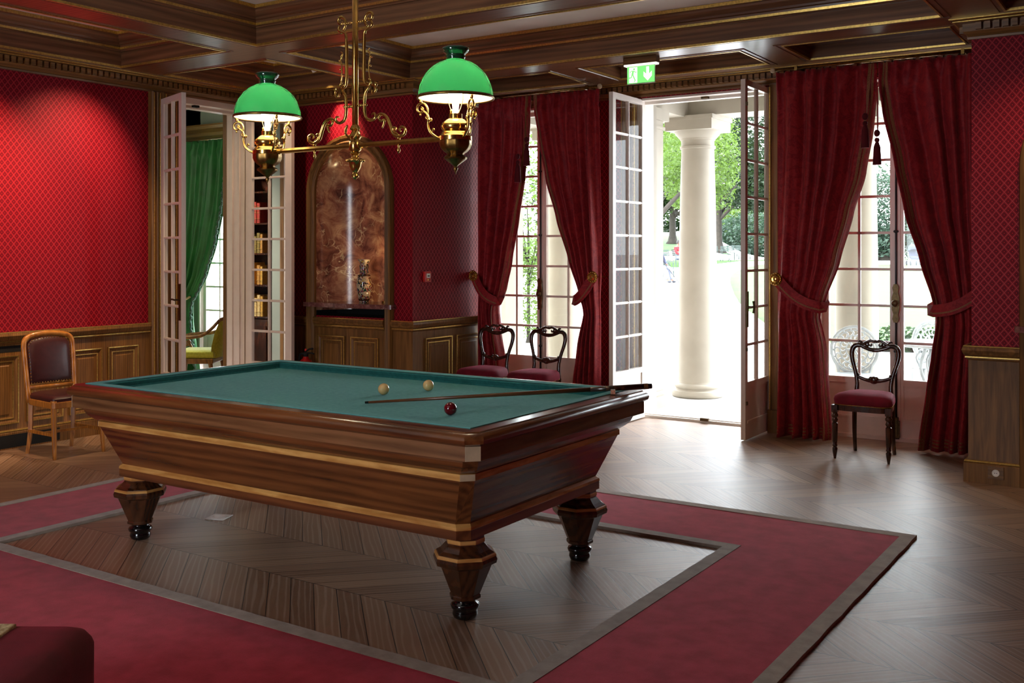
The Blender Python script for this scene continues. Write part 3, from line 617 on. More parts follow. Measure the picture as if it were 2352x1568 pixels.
# ================================================================ BILLIARD TABLE
TX, TY = -3.705, 4.075
def octring(hl, hw, c, z): return [(hl-c, -hw, z), (hl, -hw+c, z), (hl, hw-c, z), (hl-c, hw, z), (-hl+c, hw, z), (-hl, hw-c, z), (-hl, -hw+c, z), (-hl+c, -hw, z)]
BL, BW = 1.165, .592
def billiard():
    t = thing('billiard_table', 'antique rosewood pocketless billiard table with teal cloth and faceted legs', 'billiard table', (TX, TY, 0))
    def band(name, prof, mat, c=.045, auto=20, **k):
        m = MB().loft([octring(BL+e, BW+e, c, z) for e, z in prof], cap=False); return m.build(name, mat, t, auto=auto, **k)
    # body, two parallel woods share one mesh; grain runs along the long sides
    m = MB(); m.loft([octring(BL+e, BW+e, .045, z) for e, z in ((.018, .362), (.018, .402))])
    m.loft([octring(BL+e, BW+e, .045, z) for e, z in ((.004, .425), (.089, .636))]); m.build('body', 'rosewood', t, auto=20)
    band('lower_inlay', [(.018, .402), (.020, .405), (.018, .416), (.004, .428)], 'maple'); band('upper_inlay', [(.089, .634), (.094, .636), (.094, .663), (.089, .665)], 'maple')
    band('cove_moulding', [(.088, .663), (.096, .668), (.118, .684), (.138, .706), (.146, .726), (.146, .736), (.12, .738)], 'rosewood')
    band('apron', [(.14, .738), (.186, .742), (.188, .744), (.188, .803), (.17, .806)], 'rosewood_pale')
    m = MB().loft([octring(BL+e, BW+e, c, z) for e, z, c in ((.17, .804, .045), (.196, .806, .05), (.209, .815, .055), (.213, .83, .055), (.207, .845, .055), (.193, .855, .05), (.186, .856, .045), (.182, .861, .04), (.12, .864, .02), (.115, .84, .01))], cap=False)
    m.build('rail_top', 'rosewood', t, auto=35)
    for sx in (-1, 1):
        for sy in (-1, 1):
            mt = M4.Translation((sx*(BL+.188-.0225), sy*(BW+.188-.0225), 0)) @ M4.Rotation(atan2(sy, sx), 4, 'Z')
            MB().box(.0, .002, -.0318, .0318, .744, .803, mt).build('corner_plate', 'ivory', t)
            mt = M4.Translation((sx*(BL+.094-.0225), sy*(BW+.094-.0225), 0)) @ M4.Rotation(atan2(sy, sx), 4, 'Z')
            MB().box(.0, .002, -.0318, .0318, .636, .663, mt).build('corner_plate', 'ivory', t)
    i0, i1 = .122, .062
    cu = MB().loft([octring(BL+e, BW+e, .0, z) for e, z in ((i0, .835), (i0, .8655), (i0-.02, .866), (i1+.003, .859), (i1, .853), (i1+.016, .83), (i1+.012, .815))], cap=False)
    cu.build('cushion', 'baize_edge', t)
    ct = MB().loft([octring(BL+e, BW+e, .0, z) for e, z in ((i0+.001, .8645), (i0, .8672), (i1+.01, .8662), (i1+.004, .8635))], cap=False); ct.build('cushion_top', 'baize', t)
    MB().box(-BL-.08, BL+.08, -BW-.08, BW+.08, .78, .82).build('bed_cloth', 'baize', t)
    # legs: octagonal tapering capital, inlays, ebony turned foot
    for sx in (-1, 1):
        for sy in (-1, 1):
            lx, ly = sx*1.105, sy*.50
            o8 = lambda prof: MB().loft([[(lx+r/cos(pi/8)*cos(pi/4*(j+.5)), ly+r/cos(pi/8)*sin(pi/4*(j+.5)), z) for j in range(8)] for r, z in prof])
            lg = o8([(.078, .362), (.078, .328), (.082, .325), (.088, .318), (.102, .302), (.118, .292), (.122, .285), (.13, .268), (.132, .262), (.128, .246), (.112, .238), (.108, .234), (.060, .108), (.064, .104), (.064, .092)]).build('leg', 'rosewood_v', t, auto=15)
            o8([(.080, .352), (.081, .35), (.081, .337), (.080, .334)]).build('inlay', 'maple', lg)
            o8([(.122, .289), (.1265, .284), (.128, .276), (.126, .275)]).build('inlay', 'maple', lg)
            MB().lathe([(r_, z_*1.26) for r_, z_ in [(.046, .086), (.052, .082), (.052, .072), (.046, .068), (.044, .062), (.058, .056), (.064, .048), (.060, .038), (.05, .034), (.053, .028), (.056, .018), (.05, .006), (.036, 0), (.001, 0)]], 28, (lx, ly)).build('foot', 'ebony', lg, smooth=True)
    return t
billiard()
def ball(mat, lab, x, y):
    o = MB().ball((0, 0, 0), .0305, 16).build('billiard_ball', mat, smooth=True); o.location = (x, y, .8506); tag(o, lab, 'billiard ball')
MAT['ball_ivory'] = plain('ivory_ball', srgb(226, 192, 128), .12, 0, .04, 30, Coat_Weight=.6); MAT['ball_red'] = plain('red_ball', srgb(112, 4, 18), .1, 0, .02, Coat_Weight=.8)
ball('ball_ivory', 'ivory billiard ball farther from the cue tip, nearer the far cushion', -3.455, 4.41); ball('ball_ivory', 'ivory billiard ball just above the cue tip, left of its twin', -3.56, 4.16); ball('ball_red', 'dark red billiard ball in front of the cue', -2.855, 3.81)
def cue():
    a, b = V((-3.416, 3.849, .829)), V((-2.284, 4.764, .893)); t = thing('billiard_cue', 'wooden billiard cue lying across the table corner over the rail', 'cue', tuple(a))
    b = b-a; f = lambda u: tuple(b*u)
    MB().tube([f(.012), f(.5), f(.78)], [.0062, .0098, .0125], 14).build('shaft', 'cue', t, smooth=True)
    MB().tube([f(.78), f(.97)], [.0127, .0150], 14).build('butt', 'mahogany', t, smooth=True)
    MB().tube([f(0), f(.012)], [.0058, .0064], 12).build('tip', 'ebony', t); MB().tube([f(.97), f(.985)], [.0152, .0152], 14).build('butt_cap', 'cue', t); MB().tube([f(.985), f(1)], [.0148, .013], 14).build('bumper', 'ebony', t)
    for s in (-1, 1): pass
cue()
c = thing('chalk_cube', 'small paper wrapped cube of cue chalk on the rail corner', 'chalk', (-2.40, 4.56, .8665), .5)
MB().box(-.0115, .0115, -.0115, .0115, 0, .021).build('paper_wrap', plain('chalk_wrap', srgb(206, 140, 112), .8, 0, .12, 120), c); MB().box(-.0105, .0105, -.0105, .0105, .021, .023).build('chalk_top', 'paving', c)
# ================================================================ BRASS CHANDELIER
def spiral(c, r, turns, a0, dirn=1, n=16, shrink=.25):
    return [(c[0]+r*(1-(1-shrink)*i/n)*cos(a0+dirn*2*pi*turns*i/n), c[1], c[2]+r*(1-(1-shrink)*i/n)*sin(a0+dirn*2*pi*turns*i/n)) for i in range(n+1)]
def chandelier():
    cx, cy = -3.68, 4.07; t = thing('chandelier', 'brass two armed billiard lamp with green glass shades over the table', 'chandelier', (cx, cy, 3.17))
    Z = lambda z: z-3.17
    MB().tube([(0, 0, Z(3.17)), (0, 0, Z(2.09))], .0165, 16).tube([(0, 0, Z(3.17)), (0, 0, Z(3.13))], [.05, .03], 20).build('pole', 'brass', t, smooth=True)
    m = MB().tube([(-.60, 0, Z(2.143)), (.60, 0, Z(2.143))], .0145, 8)
    m.build('cross_bar', 'brass', t)
    # centre knot and finial
    m = MB().lathe([(.02, Z(2.25)), (.03, Z(2.23)), (.018, Z(2.22)), (.034, Z(2.19)), (.024, Z(2.175)), (.032, Z(2.16)), (.032, Z(2.12)), (.022, Z(2.11)), (.03, Z(2.10)), (.018, Z(2.09)), (.02, Z(2.08)), (.042, Z(2.072)), (.046, Z(2.062)), (.034, Z(2.052)), (.03, Z(2.03)), (.02, Z(2.01)), (.012, Z(2.0)), (.020, Z(1.985)), (.02, Z(1.975)), (.006, Z(1.965)), (.001, Z(1.96))], 20)
    for k in range(10): a = 2*pi*k/10; m.ball((.044*cos(a), .044*sin(a), Z(2.063)), .008, 5)
    for s in (-1, 1): m.tube([(s*.015, -.03, Z(2.18)), (s*.045, -.03, Z(2.215)), (s*.03, -.03, Z(2.25)), (s*.05, -.02, Z(2.2))], .005, 6, sm=4)
    m.build('centre_finial', 'brass', t, auto=50)
    K = 1/432.0; KX = 1/323.0
    def Q(px, py): return (px*KX, 0, Z(1.58+(578-py)*K+.0))
    for s in (-1, 1):
        w = MB(); q = lambda L: [(s*p[0], 0, p[2]) for p in (Q(a, b) for a, b in L)]
        w.tube(q([(28, 66), (24, 60), (22, 52), (24, 42), (31, 35), (38, 38), (38, 48), (31, 52), (29, 46)]), [.007, .007, .006, .007, .008, .008, .007, .006, .004], 8, sm=3)
        w.tube(q([(36, 54), (38, 64), (32, 70), (22, 76), (20, 100), (20, 140), (20, 180), (23, 196), (31, 201), (35, 192), (30, 186)]), [.006, .008, .007, .008, .009, .009, .009, .008, .007, .006, .004], 8, sm=3)
        w.tube(q([(23, 120+72), (37, 200), (46, 206), (45, 216), (39, 219), (38, 212)]), [.005, .006, .007, .007, .006, .005], 8, sm=3)
        w.ball(q([(45, 200)])[0], .015, 6, (1, .6, 1))
        w.tube(q([(32, 204), (24, 214), (21, 230), (21, 258), (25, 274), (36, 280), (45, 275), (43, 265), (37, 267)]), [.006, .008, .009, .009, .009, .008, .007, .006, .004], 8, sm=3)
        w.tube(q([(36, 279), (48, 272), (58, 268), (70, 276), (78, 296), (84, 314), (96, 322), (108, 317), (110, 306), (102, 301), (97, 307), (101, 311)]), [.005, .006, .008, .009, .010, .010, .010, .009, .008, .007, .006, .004], 8, sm=4)
        w.tube(q([(96, 320), (91, 314), (84, 308), (85, 301), (91, 303), (89, 308)]), [.007, .006, .006, .006, .005, .004], 8, sm=3)
        w.tube(q([(58, 268), (52, 276), (58, 284), (65, 281), (64, 290), (60, 300)]), [.006, .007, .007, .006, .006, .005], 8, sm=3)
        for a, b in ((28, 190), (30, 160), (32, 140), (28, 130)): w.ball(q([(a+4, b-4)])[0], .007, 5)
        w.tube(q([(34, 190), (31, 170), (31, 150), (33, 132), (29, 120), (33, 116)]), [.004]*6, 6, sm=3)
        w.build('scroll_wing', 'brass', t, smooth=True)
        for py in (52, 244):
            st = MB(); x1 = 21*KX*s; z = Q(0, py)[2]; st.tube([(0, 0, z), (x1*1.15, 0, z)], .004, 6)
            for k in (.45, .65, .85, 1.15): st.ball((x1*k, 0, z), .0085, 5)
            st.build('beaded_stay', 'brass', t, smooth=True)
        d = MB().lathe([(.004, Z(2.135)), (.007, Z(2.125)), (.004, Z(2.118)), (.010, Z(2.105)), (.008, Z(2.095)), (.001, Z(2.085))], 12, (s*96*KX, 0)); d.ball((s*96*KX, 0, Z(2.165)), .01, 5); d.build('pendant_drop', 'brass', t, smooth=True)
        lamp(t, s*.662, Z)
    return t
def lamp(t, x, Z):
    rim = 2.337
    m = MB().lathe([(.030, Z(2.262)), (.033, Z(2.262)), (.033, Z(2.238)), (.045, Z(2.234)), (.068, Z(2.215)), (.074, Z(2.20)), (.070, Z(2.186)), (.060, Z(2.178)), (.068, Z(2.172)), (.074, Z(2.16)), (.078, Z(2.152)), (.082, Z(2.150)), (.082, Z(2.130)), (.078, Z(2.128))], 32, (x, 0))
    f = m.build('oil_font', 'brass', t, auto=40)
    b = MB(); n = 32
    pr = [(.079, 2.13), (.078, 2.11), (.070, 2.09), (.056, 2.075), (.042, 2.066), (.04, 2.06), (.05, 2.054), (.057, 2.046), (.054, 2.038), (.048, 2.034), (.036, 2.024), (.022, 2.014), (.012, 2.006), (.007, 2.0), (.012, 1.992), (.009, 1.984), (.003, 1.972), (.001, 1.962)]
    b.loft([[(x+(r*(1+(.05 if 2.06 < z < 2.125 else .03)*cos(8*2*pi*j/n))*cos(2*pi*j/n)), r*(1+(.05 if 2.06 < z < 2.125 else .03)*cos(8*2*pi*j/n))*sin(2*pi*j/n), Z(z)) for j in range(n)] for r, z in pr])
    b.build('carved_bowl', 'brass_dark', t, auto=60)
    for k in range(3):
        a0 = R(-90)+2*pi*k/3+R(33+30); ca, sa = cos(a0), sin(a0)
        P = lambda r, z: (x+r*ca, r*sa, Z(z)); arm = MB()
        arm.tube([P(.078, 2.14), P(.10, 2.15), P(.128, 2.175), P(.138, 2.21), P(.134, 2.235), P(.142, 2.262), P(.158, 2.275), P(.172, 2.29)], [.006, .007, .007, .006, .008, .006, .005, .004], 8, sm=3)
        arm.tube([P(.142, 2.255), P(.138, 2.285), P(.15, 2.308), P(.17, 2.314), P(.188, 2.302), P(.19, 2.28), P(.176, 2.268), P(.162, 2.276), P(.162, 2.292), P(.172, 2.296)], [.005, .006, .006, .006, .006, .006, .005, .005, .004, .003], 8, sm=3)
        arm.tube([P(.128, 2.24), P(.118, 2.235), P(.122, 2.225)], .004, 6, sm=3); arm.tube([P(.14, 2.235), P(.148, 2.243), P(.144, 2.25)], .004, 6, sm=3)
        arm.tube([P(.12, 2.17), P(.11, 2.19), P(.105, 2.18)], .004, 6, sm=3)
        arm.tube([P(.17, 2.312), P(.172, 2.322), P(.178, 2.335)], [.005, .009, .006], 8); arm.ball(P(.176, 2.258), .006, 5); arm.ball(P(.134, 2.232), .011, 6)
        arm.build('scroll_arm', 'brass', t, smooth=True)
    m = MB()
    for k in range(2):
        s = 1 if k else -1; m.tube([(x+s*.015, 0, Z(2.262)), (x+s*.03, 0, Z(2.285)), (x+s*.045, 0, Z(2.33)), (x+s*.04, 0, Z(2.37)), (x+s*.015, 0, Z(2.41))], .0022, 6, sm=3)
    m.ball((x-.012, -.02, Z(2.272)), .008, 6, (1, 1, 1.6)); m.build('harp_wire', 'brass', t, smooth=True)
    MB().lathe([(.184, Z(rim)), (.191, Z(rim-.004)), (.193, Z(rim+.004)), (.189, Z(rim+.012)), (.184, Z(rim+.01))], 48, (x, 0), cap=False).build('shade_ring', 'brass_dark', t, smooth=True)
    dome = [(.187, rim+.006), (.184, rim+.035), (.176, rim+.068), (.160, rim+.105), (.138, rim+.135), (.108, rim+.162), (.078, rim+.18), (.055, rim+.188), (.046, rim+.192)]
    neck = [(.046, rim+.20), (.05, rim+.205), (.046, rim+.212), (.048, rim+.218), (.062, rim+.23), (.067, rim+.24), (.066, rim+.25), (.060, rim+.254), (.056, rim+.25), (.042, rim+.22)]
    sh = MB().lathe([(r, Z(z)) for r, z in dome], 56, (x, 0), cap=False).build('glass_shade', 'shade_green', t, smooth=True)
    MB().lathe([(r, Z(z)) for r, z in dome[-1:]+neck], 56, (x, 0), cap=False).build('collar', 'neck_green', sh, smooth=True)
    MB().lathe([(r-.003, Z(z-.002)) for r, z in dome], 56, (x, 0), cap=False).build('shade_lining', 'shade_white', sh, smooth=True)
    MB().ball((x, 0, Z(2.362)), .036, 12, (1, 1, 1.1)).lathe([(.018, Z(2.335)), (.016, Z(2.31)), (.014, Z(2.262))], 16, (x, 0)).build('bulb', 'bulb', t, smooth=True)
    l = light('lamp_light', 'POINT', (x, 0, Z(2.40)), 9, (1, .80, .55), shadow_soft_size=.03); l.parent = t
chandelier()
# ================================================================ RED VELVET BALLOON BACK CHAIRS
def balloon(label, loc, rz):
    t = thing('parlour_chair', label, 'chair', loc, rz, 'carved balloon back chairs with crimson velvet seats by the windows')
    def out(hw0, hw1, y0, y1, z, i=0):   # rounded seat outline front wide, back narrow
        pts = []
        for k in range(40):
            a = 2*pi*k/40; c, s = cos(a), sin(a); e = .42
            u = math.copysign(abs(c)**e, c); v = math.copysign(abs(s)**e, s); y = (y0+y1)/2+(y1-y0)/2*v; w = hw0+(hw1-hw0)*(y-y0)/(y1-y0)
            pts.append((u*(w-i), y*(1)-i*v, z))
        return pts
    MB().loft([out(.222, .16, -.205, .19, z) for z in (.372, .415)]).build('seat_frame', 'mahogany', t, auto=40)
    MB().loft([out(.222, .165, -.205, .19, .414), out(.230, .172, -.213, .19, .43), out(.232, .172, -.215, .185, .455), out(.226, .166, -.21, .182, .478), out(.205, .148, -.185, .165, .495), out(.15, .10, -.12, .11, .507), out(.06, .05, -.05, .05, .512)]).build('seat', 'velvet', t, smooth=True)
    n = MB()
    for p in out(.226, .165, -.209, .19, .418)[:]: n.ball(p, .0045, 4)
    pts = out(.226, .165, -.209, .19, .418)
    for i in range(20, 40):
        a, b = V(pts[i]), V(pts[(i+1) % 40])
        for q in (.33, .66): n.ball(tuple(a.lerp(b, q)), .0045, 4)
    n.loft([out(.227, .166, -.210, .191, .416), out(.227, .166, -.210, .191, .420)], cap=False)
    n.build('brass_nails', 'brass', t)
    for s in (-1, 1):
        pr = [(.001, 0), (.009, 0), (.012, .02), (.018, .055), (.02, .08), (.013, .09), (.019, .098), (.019, .105), (.015, .11), (.019, .14), (.022, .25), (.022, .27), (.015, .275), (.016, .28), (.024, .295), (.017, .312), (.016, .316), (.024, .325), (.025, .338), (.017, .35), (.022, .355), (.022, .372)]
        MB().lathe(pr, 20, (s*.198, -.18)).box(s*.198-.022, s*.198+.022, -.2, -.158, .358, .412).build('leg', 'mahogany', t, auto=50)
        MB().tube([(s*.15, .215, 0), (s*.147, .185, .12), (s*.145, .172, .27), (s*.143, .175, .42)], [.014, .016, .018, .019], 4, sm=4).build('leg', 'mahogany', t, auto=30)
    lean = lambda z: .178+.16*max(0, z-.42)**1.2
    st = [(.140, .40), (.132, .47), (.128, .53), (.135, .59), (.15, .65), (.168, .71), (.178, .765), (.172, .81), (.15, .835), (.115, .838), (.08, .822), (.04, .809), (0, .805)]
    f = MB(); full = st+[(-x, z) for x, z in st[-2::-1]]
    rd = [.018, .018, .017, .016, .016, .017, .019, .02, .02, .017, .015, .016, .018]; rr = rd+rd[-2::-1]
    f.tube([(x, lean(z), z) for x, z in full], rr, 10, flat=.72, sm=4)
    f.build('back_frame', 'mahogany', t, smooth=True)
    c = MB(); y = lean(.85)
    for s in (-1, 1):
        c.tube([(s*.12, y, .842), (s*.105, y, .862), (s*.12, y-.004, .872), (s*.128, y, .864)], [.01, .01, .008, .006], 8, sm=4)
        c.tube([(s*.13, y, .836), (s*.095, y, .848), (s*.06, y, .868), (s*.035, y, .878), (s*.012, y, .872), (0, y, .868)], [.01, .012, .012, .011, .01, .01], 8, sm=4)
        c.tube([(s*.06, y, .866), (s*.05, y, .846), (s*.035, y, .838), (s*.028, y, .848), (s*.036, y, .854)], [.009, .008, .008, .007, .005], 8, sm=4)
        c.tube([(s*.12, y, .838), (s*.08, y, .838), (s*.052, y, .828)], [.014, .016, .012], 8, sm=3)
    c.ball((0, y-.002, .876), .012, 6, (1.4, 1, .8)); c.build('crest', 'mahogany', t, smooth=True)
    y = lean(.58)
    b = MB().tube([(-.135, y, .60), (-.11, y, .588), (-.06, y, .572), (0, y, .566), (.06, y, .572), (.11, y, .588), (.135, y, .60)], [.012, .014, .015, .02, .015, .014, .012], 8, sm=3)
    b.ball((0, y-.008, .572), .034, 8, (1.1, .5, .9)); b.ball((-.02, y-.012, .584), .018, 6); b.ball((.02, y-.012, .584), .018, 6); b.ball((0, y-.014, .565), .016, 6)
    for s in (-1, 1): b.tube([(s*.12, y, .592), (s*.118, y, .612), (s*.126, y, .618)], [.008, .007, .004], 6, sm=3)
    b.build('back_rail', 'mahogany', t, smooth=True)
    return t
ch = balloon('carved dark chair with crimson velvet seat standing alone before the right window', (-2.045, 8.07, 0), 0)
dup(ch, (-4.93, 7.88, 0), R(3), 'right one of the pair of carved red chairs beyond the table, against the bright window')
dup(ch, (-5.47, 7.84, 0), R(6), 'left one of the pair of carved red chairs beyond the table, before the curtain')
# ================================================================ LEATHER CHAIR
def leather():
    t = thing('leather_chair', 'honey wood chair with studded oxblood leather back beside the left wainscot', 'chair', (-7.36, 4.775, 0), R(88))
    f = MB()
    for s in (-1, 1):
        MB().tube([(s*.205, -.205, 0), (s*.20, -.19, .18), (s*.2, -.185, .37), (s*.2, -.185, .445)], [.014, .019, .022, .025], 10, sm=3).build('leg', 'cherry', t, smooth=True)
        MB().tube([(s*.185, .215, 0), (s*.18, .18, .18), (s*.178, .175, .40)], [.017, .02, .022], 4, sm=3).build('leg', 'cherry', t, auto=30)
    def ring(z, i=0, top=False): return [(sx*(.225-i) if yy < 0 else sx*(.195-i), yy*(1), z) for sx, yy in ((1, -.19+i), (.9, -.215+i), (-.9, -.215+i), (-1, -.19+i), (-1, .185), (1, .185))]
    MB().loft([ring(.385), ring(.435)]).build('seat_frame', 'cherry', t, bevel=.006)
    MB().loft([ring(.434, .01), ring(.458, .006), ring(.474, .02), ring(.482, .08)]).build('seat', 'leather', t, auto=50)
    lean = lambda z: .18+.13*(z-.42)
    b = MB(); path = [(-.19, .40), (-.197, .55), (-.202, .7), (-.205, .83), (-.192, .885), (-.15, .912), (-.08, .927), (0, .932), (.08, .927), (.15, .912), (.192, .885), (.205, .83), (.202, .7), (.197, .55), (.19, .40)]
    b.tube([(x, lean(z), z) for x, z in path], .021, 10, flat=.85, sm=3); b.tube([(-.195, lean(.515), .515), (.195, lean(.515), .515)], .021, 8, flat=.7); b.build('back_frame', 'cherry', t, smooth=True)
    def pad(i, off): k = 1-i/.19; return [(x*.87*k, lean(.72+(z-.72)*k)+off, .72+(z-.72)*k) for x, z in [(-.2, .545), (-.203, .7), (-.205, .85), (-.17, .885), (-.08, .902), (0, .906), (.08, .902), (.17, .885), (.205, .85), (.203, .7), (.2, .545)]]
    MB().loft([pad(0, .015), pad(0, -.008), pad(.012, -.02), pad(.05, -.03), pad(.10, -.034), pad(.14, -.036), pad(.172, -.0365)]).build('leather_back', 'leather', t, auto=60)
    n = MB(); P = pad(.006, -.016); P = P+[P[0]]
    for i in range(len(P)-1):
        a, c = V(P[i]), V(P[i+1]); k = max(1, int((c-a).length/.022))
        for j in range(k): n.ball(tuple(a.lerp(c, j/k)), .0052, 4)
    n.loft([[(x, y+.001, z) for x, y, z in P[:-1]], [(x*.985, y+.001, z) for x, y, z in P[:-1]]], cap=False); n.build('brass_studs', 'brass', t)
    for s in (-1, 1): MB().box(s*.19-.008, s*.19+.008, -.18, .18, .17, .195).build('stretcher', 'cherry', t)
    MB().box(-.19, .19, -.02, .0, .172, .192).build('stretcher', 'cherry', t)
leather()
# ================================================================ BENCH CORNER (near, bottom left)
def bench():
    t = thing('upholstered_bench', 'dark red velvet bench with tapestry top cropped by the bottom left corner', 'bench', (-2.991, 1.406, .016), R(33))
    w, d, h = .90, .70, .424; r = .07
    def rr(ins, z):
        pts = []; a, b = w/2-ins, d/2-ins; q = max(.004, r-ins*.5)
        for cx, cy, s in ((a-q, b-q, 0), (-a+q, b-q, 1), (-a+q, -b+q, 2), (a-q, -b+q, 3)):
            for k in range(7): an = pi/2*s+pi/2*k/6; pts.append((cx+q*cos(an), cy+q*sin(an), z))
        return pts
    MB().loft([rr(.01, .16), rr(0, .2), rr(0, .37), rr(.006, .388), rr(.02, .408), rr(.045, .42), rr(.10, h)]).build('velvet_cover', 'velvet_dark', t, smooth=True)
    MB().loft([[(a, b, z) for a, b in ((-w/2+.03, -d/2+.03), (w/2-.24, -d/2+.03), (w/2-.24, d/2-.05), (-w/2+.03, d/2-.05))] for z in (h-.03, h+.007)]).build('tapestry_panel', 'tapestry', t, bevel=.004)
    for sx in (-1, 1):
        for sy in (-1, 1): MB().lathe([(.014, 0), (.02, .05), (.026, .14), (.026, .18)], 12, (sx*(w/2-.06), sy*(d/2-.06))).build('leg', 'mahogany', t, smooth=True)
bench()
# ================================================================ NICHE OBJECTS
v = thing('porcelain_vase', 'painted baluster porcelain vase standing in the marble niche', 'vase', (-6.72, 7.56, 1.0825))
pr = [(.001, 0), (.046, 0), (.048, .012), (.046, .02), (.048, .025), (.062, .07), (.070, .13), (.074, .18), (.070, .225), (.058, .262), (.046, .272), (.040, .285), (.036, .32), (.034, .35), (.040, .385), (.056, .41), (.066, .422)]
MB().lathe(pr+[(.063, .424), (.05, .41), (.03, .38)], 40, cap=False).build('vase_body', 'vase', v, smooth=True)
MB().lathe([(.0575, .258), (.062, .262), (.061, .272), (.048, .276)], 40, cap=False).build('shoulder_band', 'mahogany', v, smooth=True)
MB().lathe([(.0475, .018), (.0555, .026), (.0585, .04), (.056, .042)], 40, cap=False).build('foot_band', 'mahogany', v, smooth=True)
for s in (-1, 1): MB().tube([(s*.036, 0, .375), (s*.052, 0, .36), (s*.046, 0, .32), (s*.052, 0, .29)], .006, 8, sm=3).build('handle', 'mahogany', v, smooth=True)
u = thing('uplight', 'small round uplight glowing at the right end of the niche shelf', 'lamp', (-6.46, 7.57, 1.0825))
MB().lathe([(.032, 0), (.032, .02), (.026, .024), (.024, .02), (.001, .018)], 24).build('housing', 'brass_dark', u, auto=40); MB().lathe([(.022, .0205), (.001, .0225)], 20).build('bulb', 'uplight', u)
l = light('uplight_light', 'SPOT', (0, .0, .03), 9, (1, .72, .36), rot=(R(180), 0, 0), spot_size=R(80), spot_blend=.9, shadow_soft_size=.015); l.parent = u; l.rotation_euler = V((.03, .16, 1)).to_track_quat('-Z', 'Y').to_euler()
# ================================================================ CEILING SPOTS
def spot(label, x, y, z, target, e, size=58, col=(1, .74, .46), rad=.03):
    t = thing('ceiling_spotlight', label, 'spotlight', (x, y, z)); d = (V(target)-V((x, y, z))).normalized()
    mt = d.to_track_quat('Z', 'Y').to_matrix().to_4x4()
    MB().lathe([(.001, -.045), (.026, -.045), (.030, -.03), (.030, .035), (.026, .04), (.022, .03), (.001, .028)], 20, m=mt).build('head', 'plastic_white', t, auto=40)
    MB().tube([(0, 0, 0), (0, 0, .05)], .008, 8).box(-.02, .02, -.02, .02, .045, .06).build('mount', 'steel', t)
    l = light('spot_light', 'SPOT', tuple(d*.045), e, col, spot_size=R(size), spot_blend=.9, shadow_soft_size=rad); l.parent = t; l.rotation_euler = d.to_track_quat('-Z', 'Y').to_euler()
spot('ceiling spotlight in the left coffer nearest the picture edge', -6.93, 4.26, 3.37, (-7.9, 4.3, 1.75), 88, 72, (1, .6, .32))
spot('ceiling spotlight in the left coffer above the leather chair wall', -6.98, 5.40, 3.36, (-7.9, 5.1, 1.9), 78, 74)
spot('ceiling spotlight in the coffer before the library door', -6.98, 6.62, 3.38, (-7.9, 6.9, 1.8), 18, 80)
spot('ceiling spotlight close to the arched niche, shining into it', -6.93, 7.08, 3.33, (-6.75, 7.75, 2.2), 45, 46)
spot('ceiling spotlight behind the viewer aimed at the left wall', -6.9, 1.5, 3.38, (-7.9, 2.6, 1.8), 50, 90)
spot('ceiling spotlight in the right coffer aimed at the right pilaster', -.6, 6.9, 3.38, (-1.0, 7.63, .7), 20, 80)
# ================================================================ SMALL FIXTURES
def callpoint():
    t = thing('fire_call_point', 'small red fire alarm call point on the red return wall', 'alarm', (XC, 7.62, 1.345))
    MB().box(0, .03, -.045, .045, -.05, .05).build('housing', 'plastic_red', t, bevel=.005)
    MB().box(.03, .033, -.026, .026, -.012, .03).build('label_plate', 'plastic_white', t); MB().box(.033, .034, -.015, .015, .002, .012).build('printed_mark', 'black', t); MB().box(.03, .034, .012, .022, -.036, -.026).build('key_hole', 'black', t)
    MB().box(.03, .034, -.02, .005, -.034, -.024).build('indicator', 'brass', t)
callpoint()
e = thing('fire_extinguisher', 'red fire extinguisher with black handle standing beside the niche cupboard', 'fire extinguisher', (-7.19, 7.24, 0)); e.scale = (1.2, 1.2, 1.25)
MB().lathe([(.001, .0), (.055, 0), (.06, .01), (.06, .36), (.05, .41), (.025, .43), (.022, .445), (.001, .445)], 28).build('cylinder', 'extinguisher', e, auto=40)
MB().lathe([(.02, .44), (.022, .475), (.001, .48)], 16).tube([(-.01, 0, .47), (.06, 0, .475), (.09, -.0, .47)], .007, 8).tube([(-.01, 0, .48), (.04, 0, .505), (.08, 0, .51)], .007, 8).tube([(-.02, 0, .465), (-.07, 0, .45), (-.075, 0, .35), (-.068, 0, .2)], .009, 8, sm=4).build('valve_handle', 'black', e, smooth=True)
MB().ball((0, 0, .495), .012, 6).build('safety_cap', 'plastic_red', e, smooth=True)
s = thing('wall_socket', 'round white wall socket on a small oak plate low on the right pilaster', 'socket', (-1.075, YP-.045, .082))
MB().box(-.05, .05, -.008, 0, -.042, .042).build('oak_plate', 'oak_x', s, bevel=.002)
MB().lathe([(.024, .0), (.024, .013), (.021, .015), (.018, .011), (.001, .011)], 28, m=M4.Rotation(R(90), 4, 'X')).build('socket_ring', 'plastic_white', s, auto=30)
MB().box(-.008, -.004, -.0125, -.0105, -.003, .003).box(.004, .008, -.0125, -.0105, -.003, .003).build('pin_holes', 'black', s)
s = thing('floor_socket', 'pale square floor socket cover set in the parquet under the table', 'socket', (-4.803, 4.118, 0), R(20))
MB().box(-.06, .06, -.06, .06, 0, .005).build('cover_plate', 'plastic_white', s, bevel=.002); MB().lathe([(.036, .005), (.036, .008), (.03, .009), (.001, .009)], 28).build('round_lid', 'white', s, auto=30)
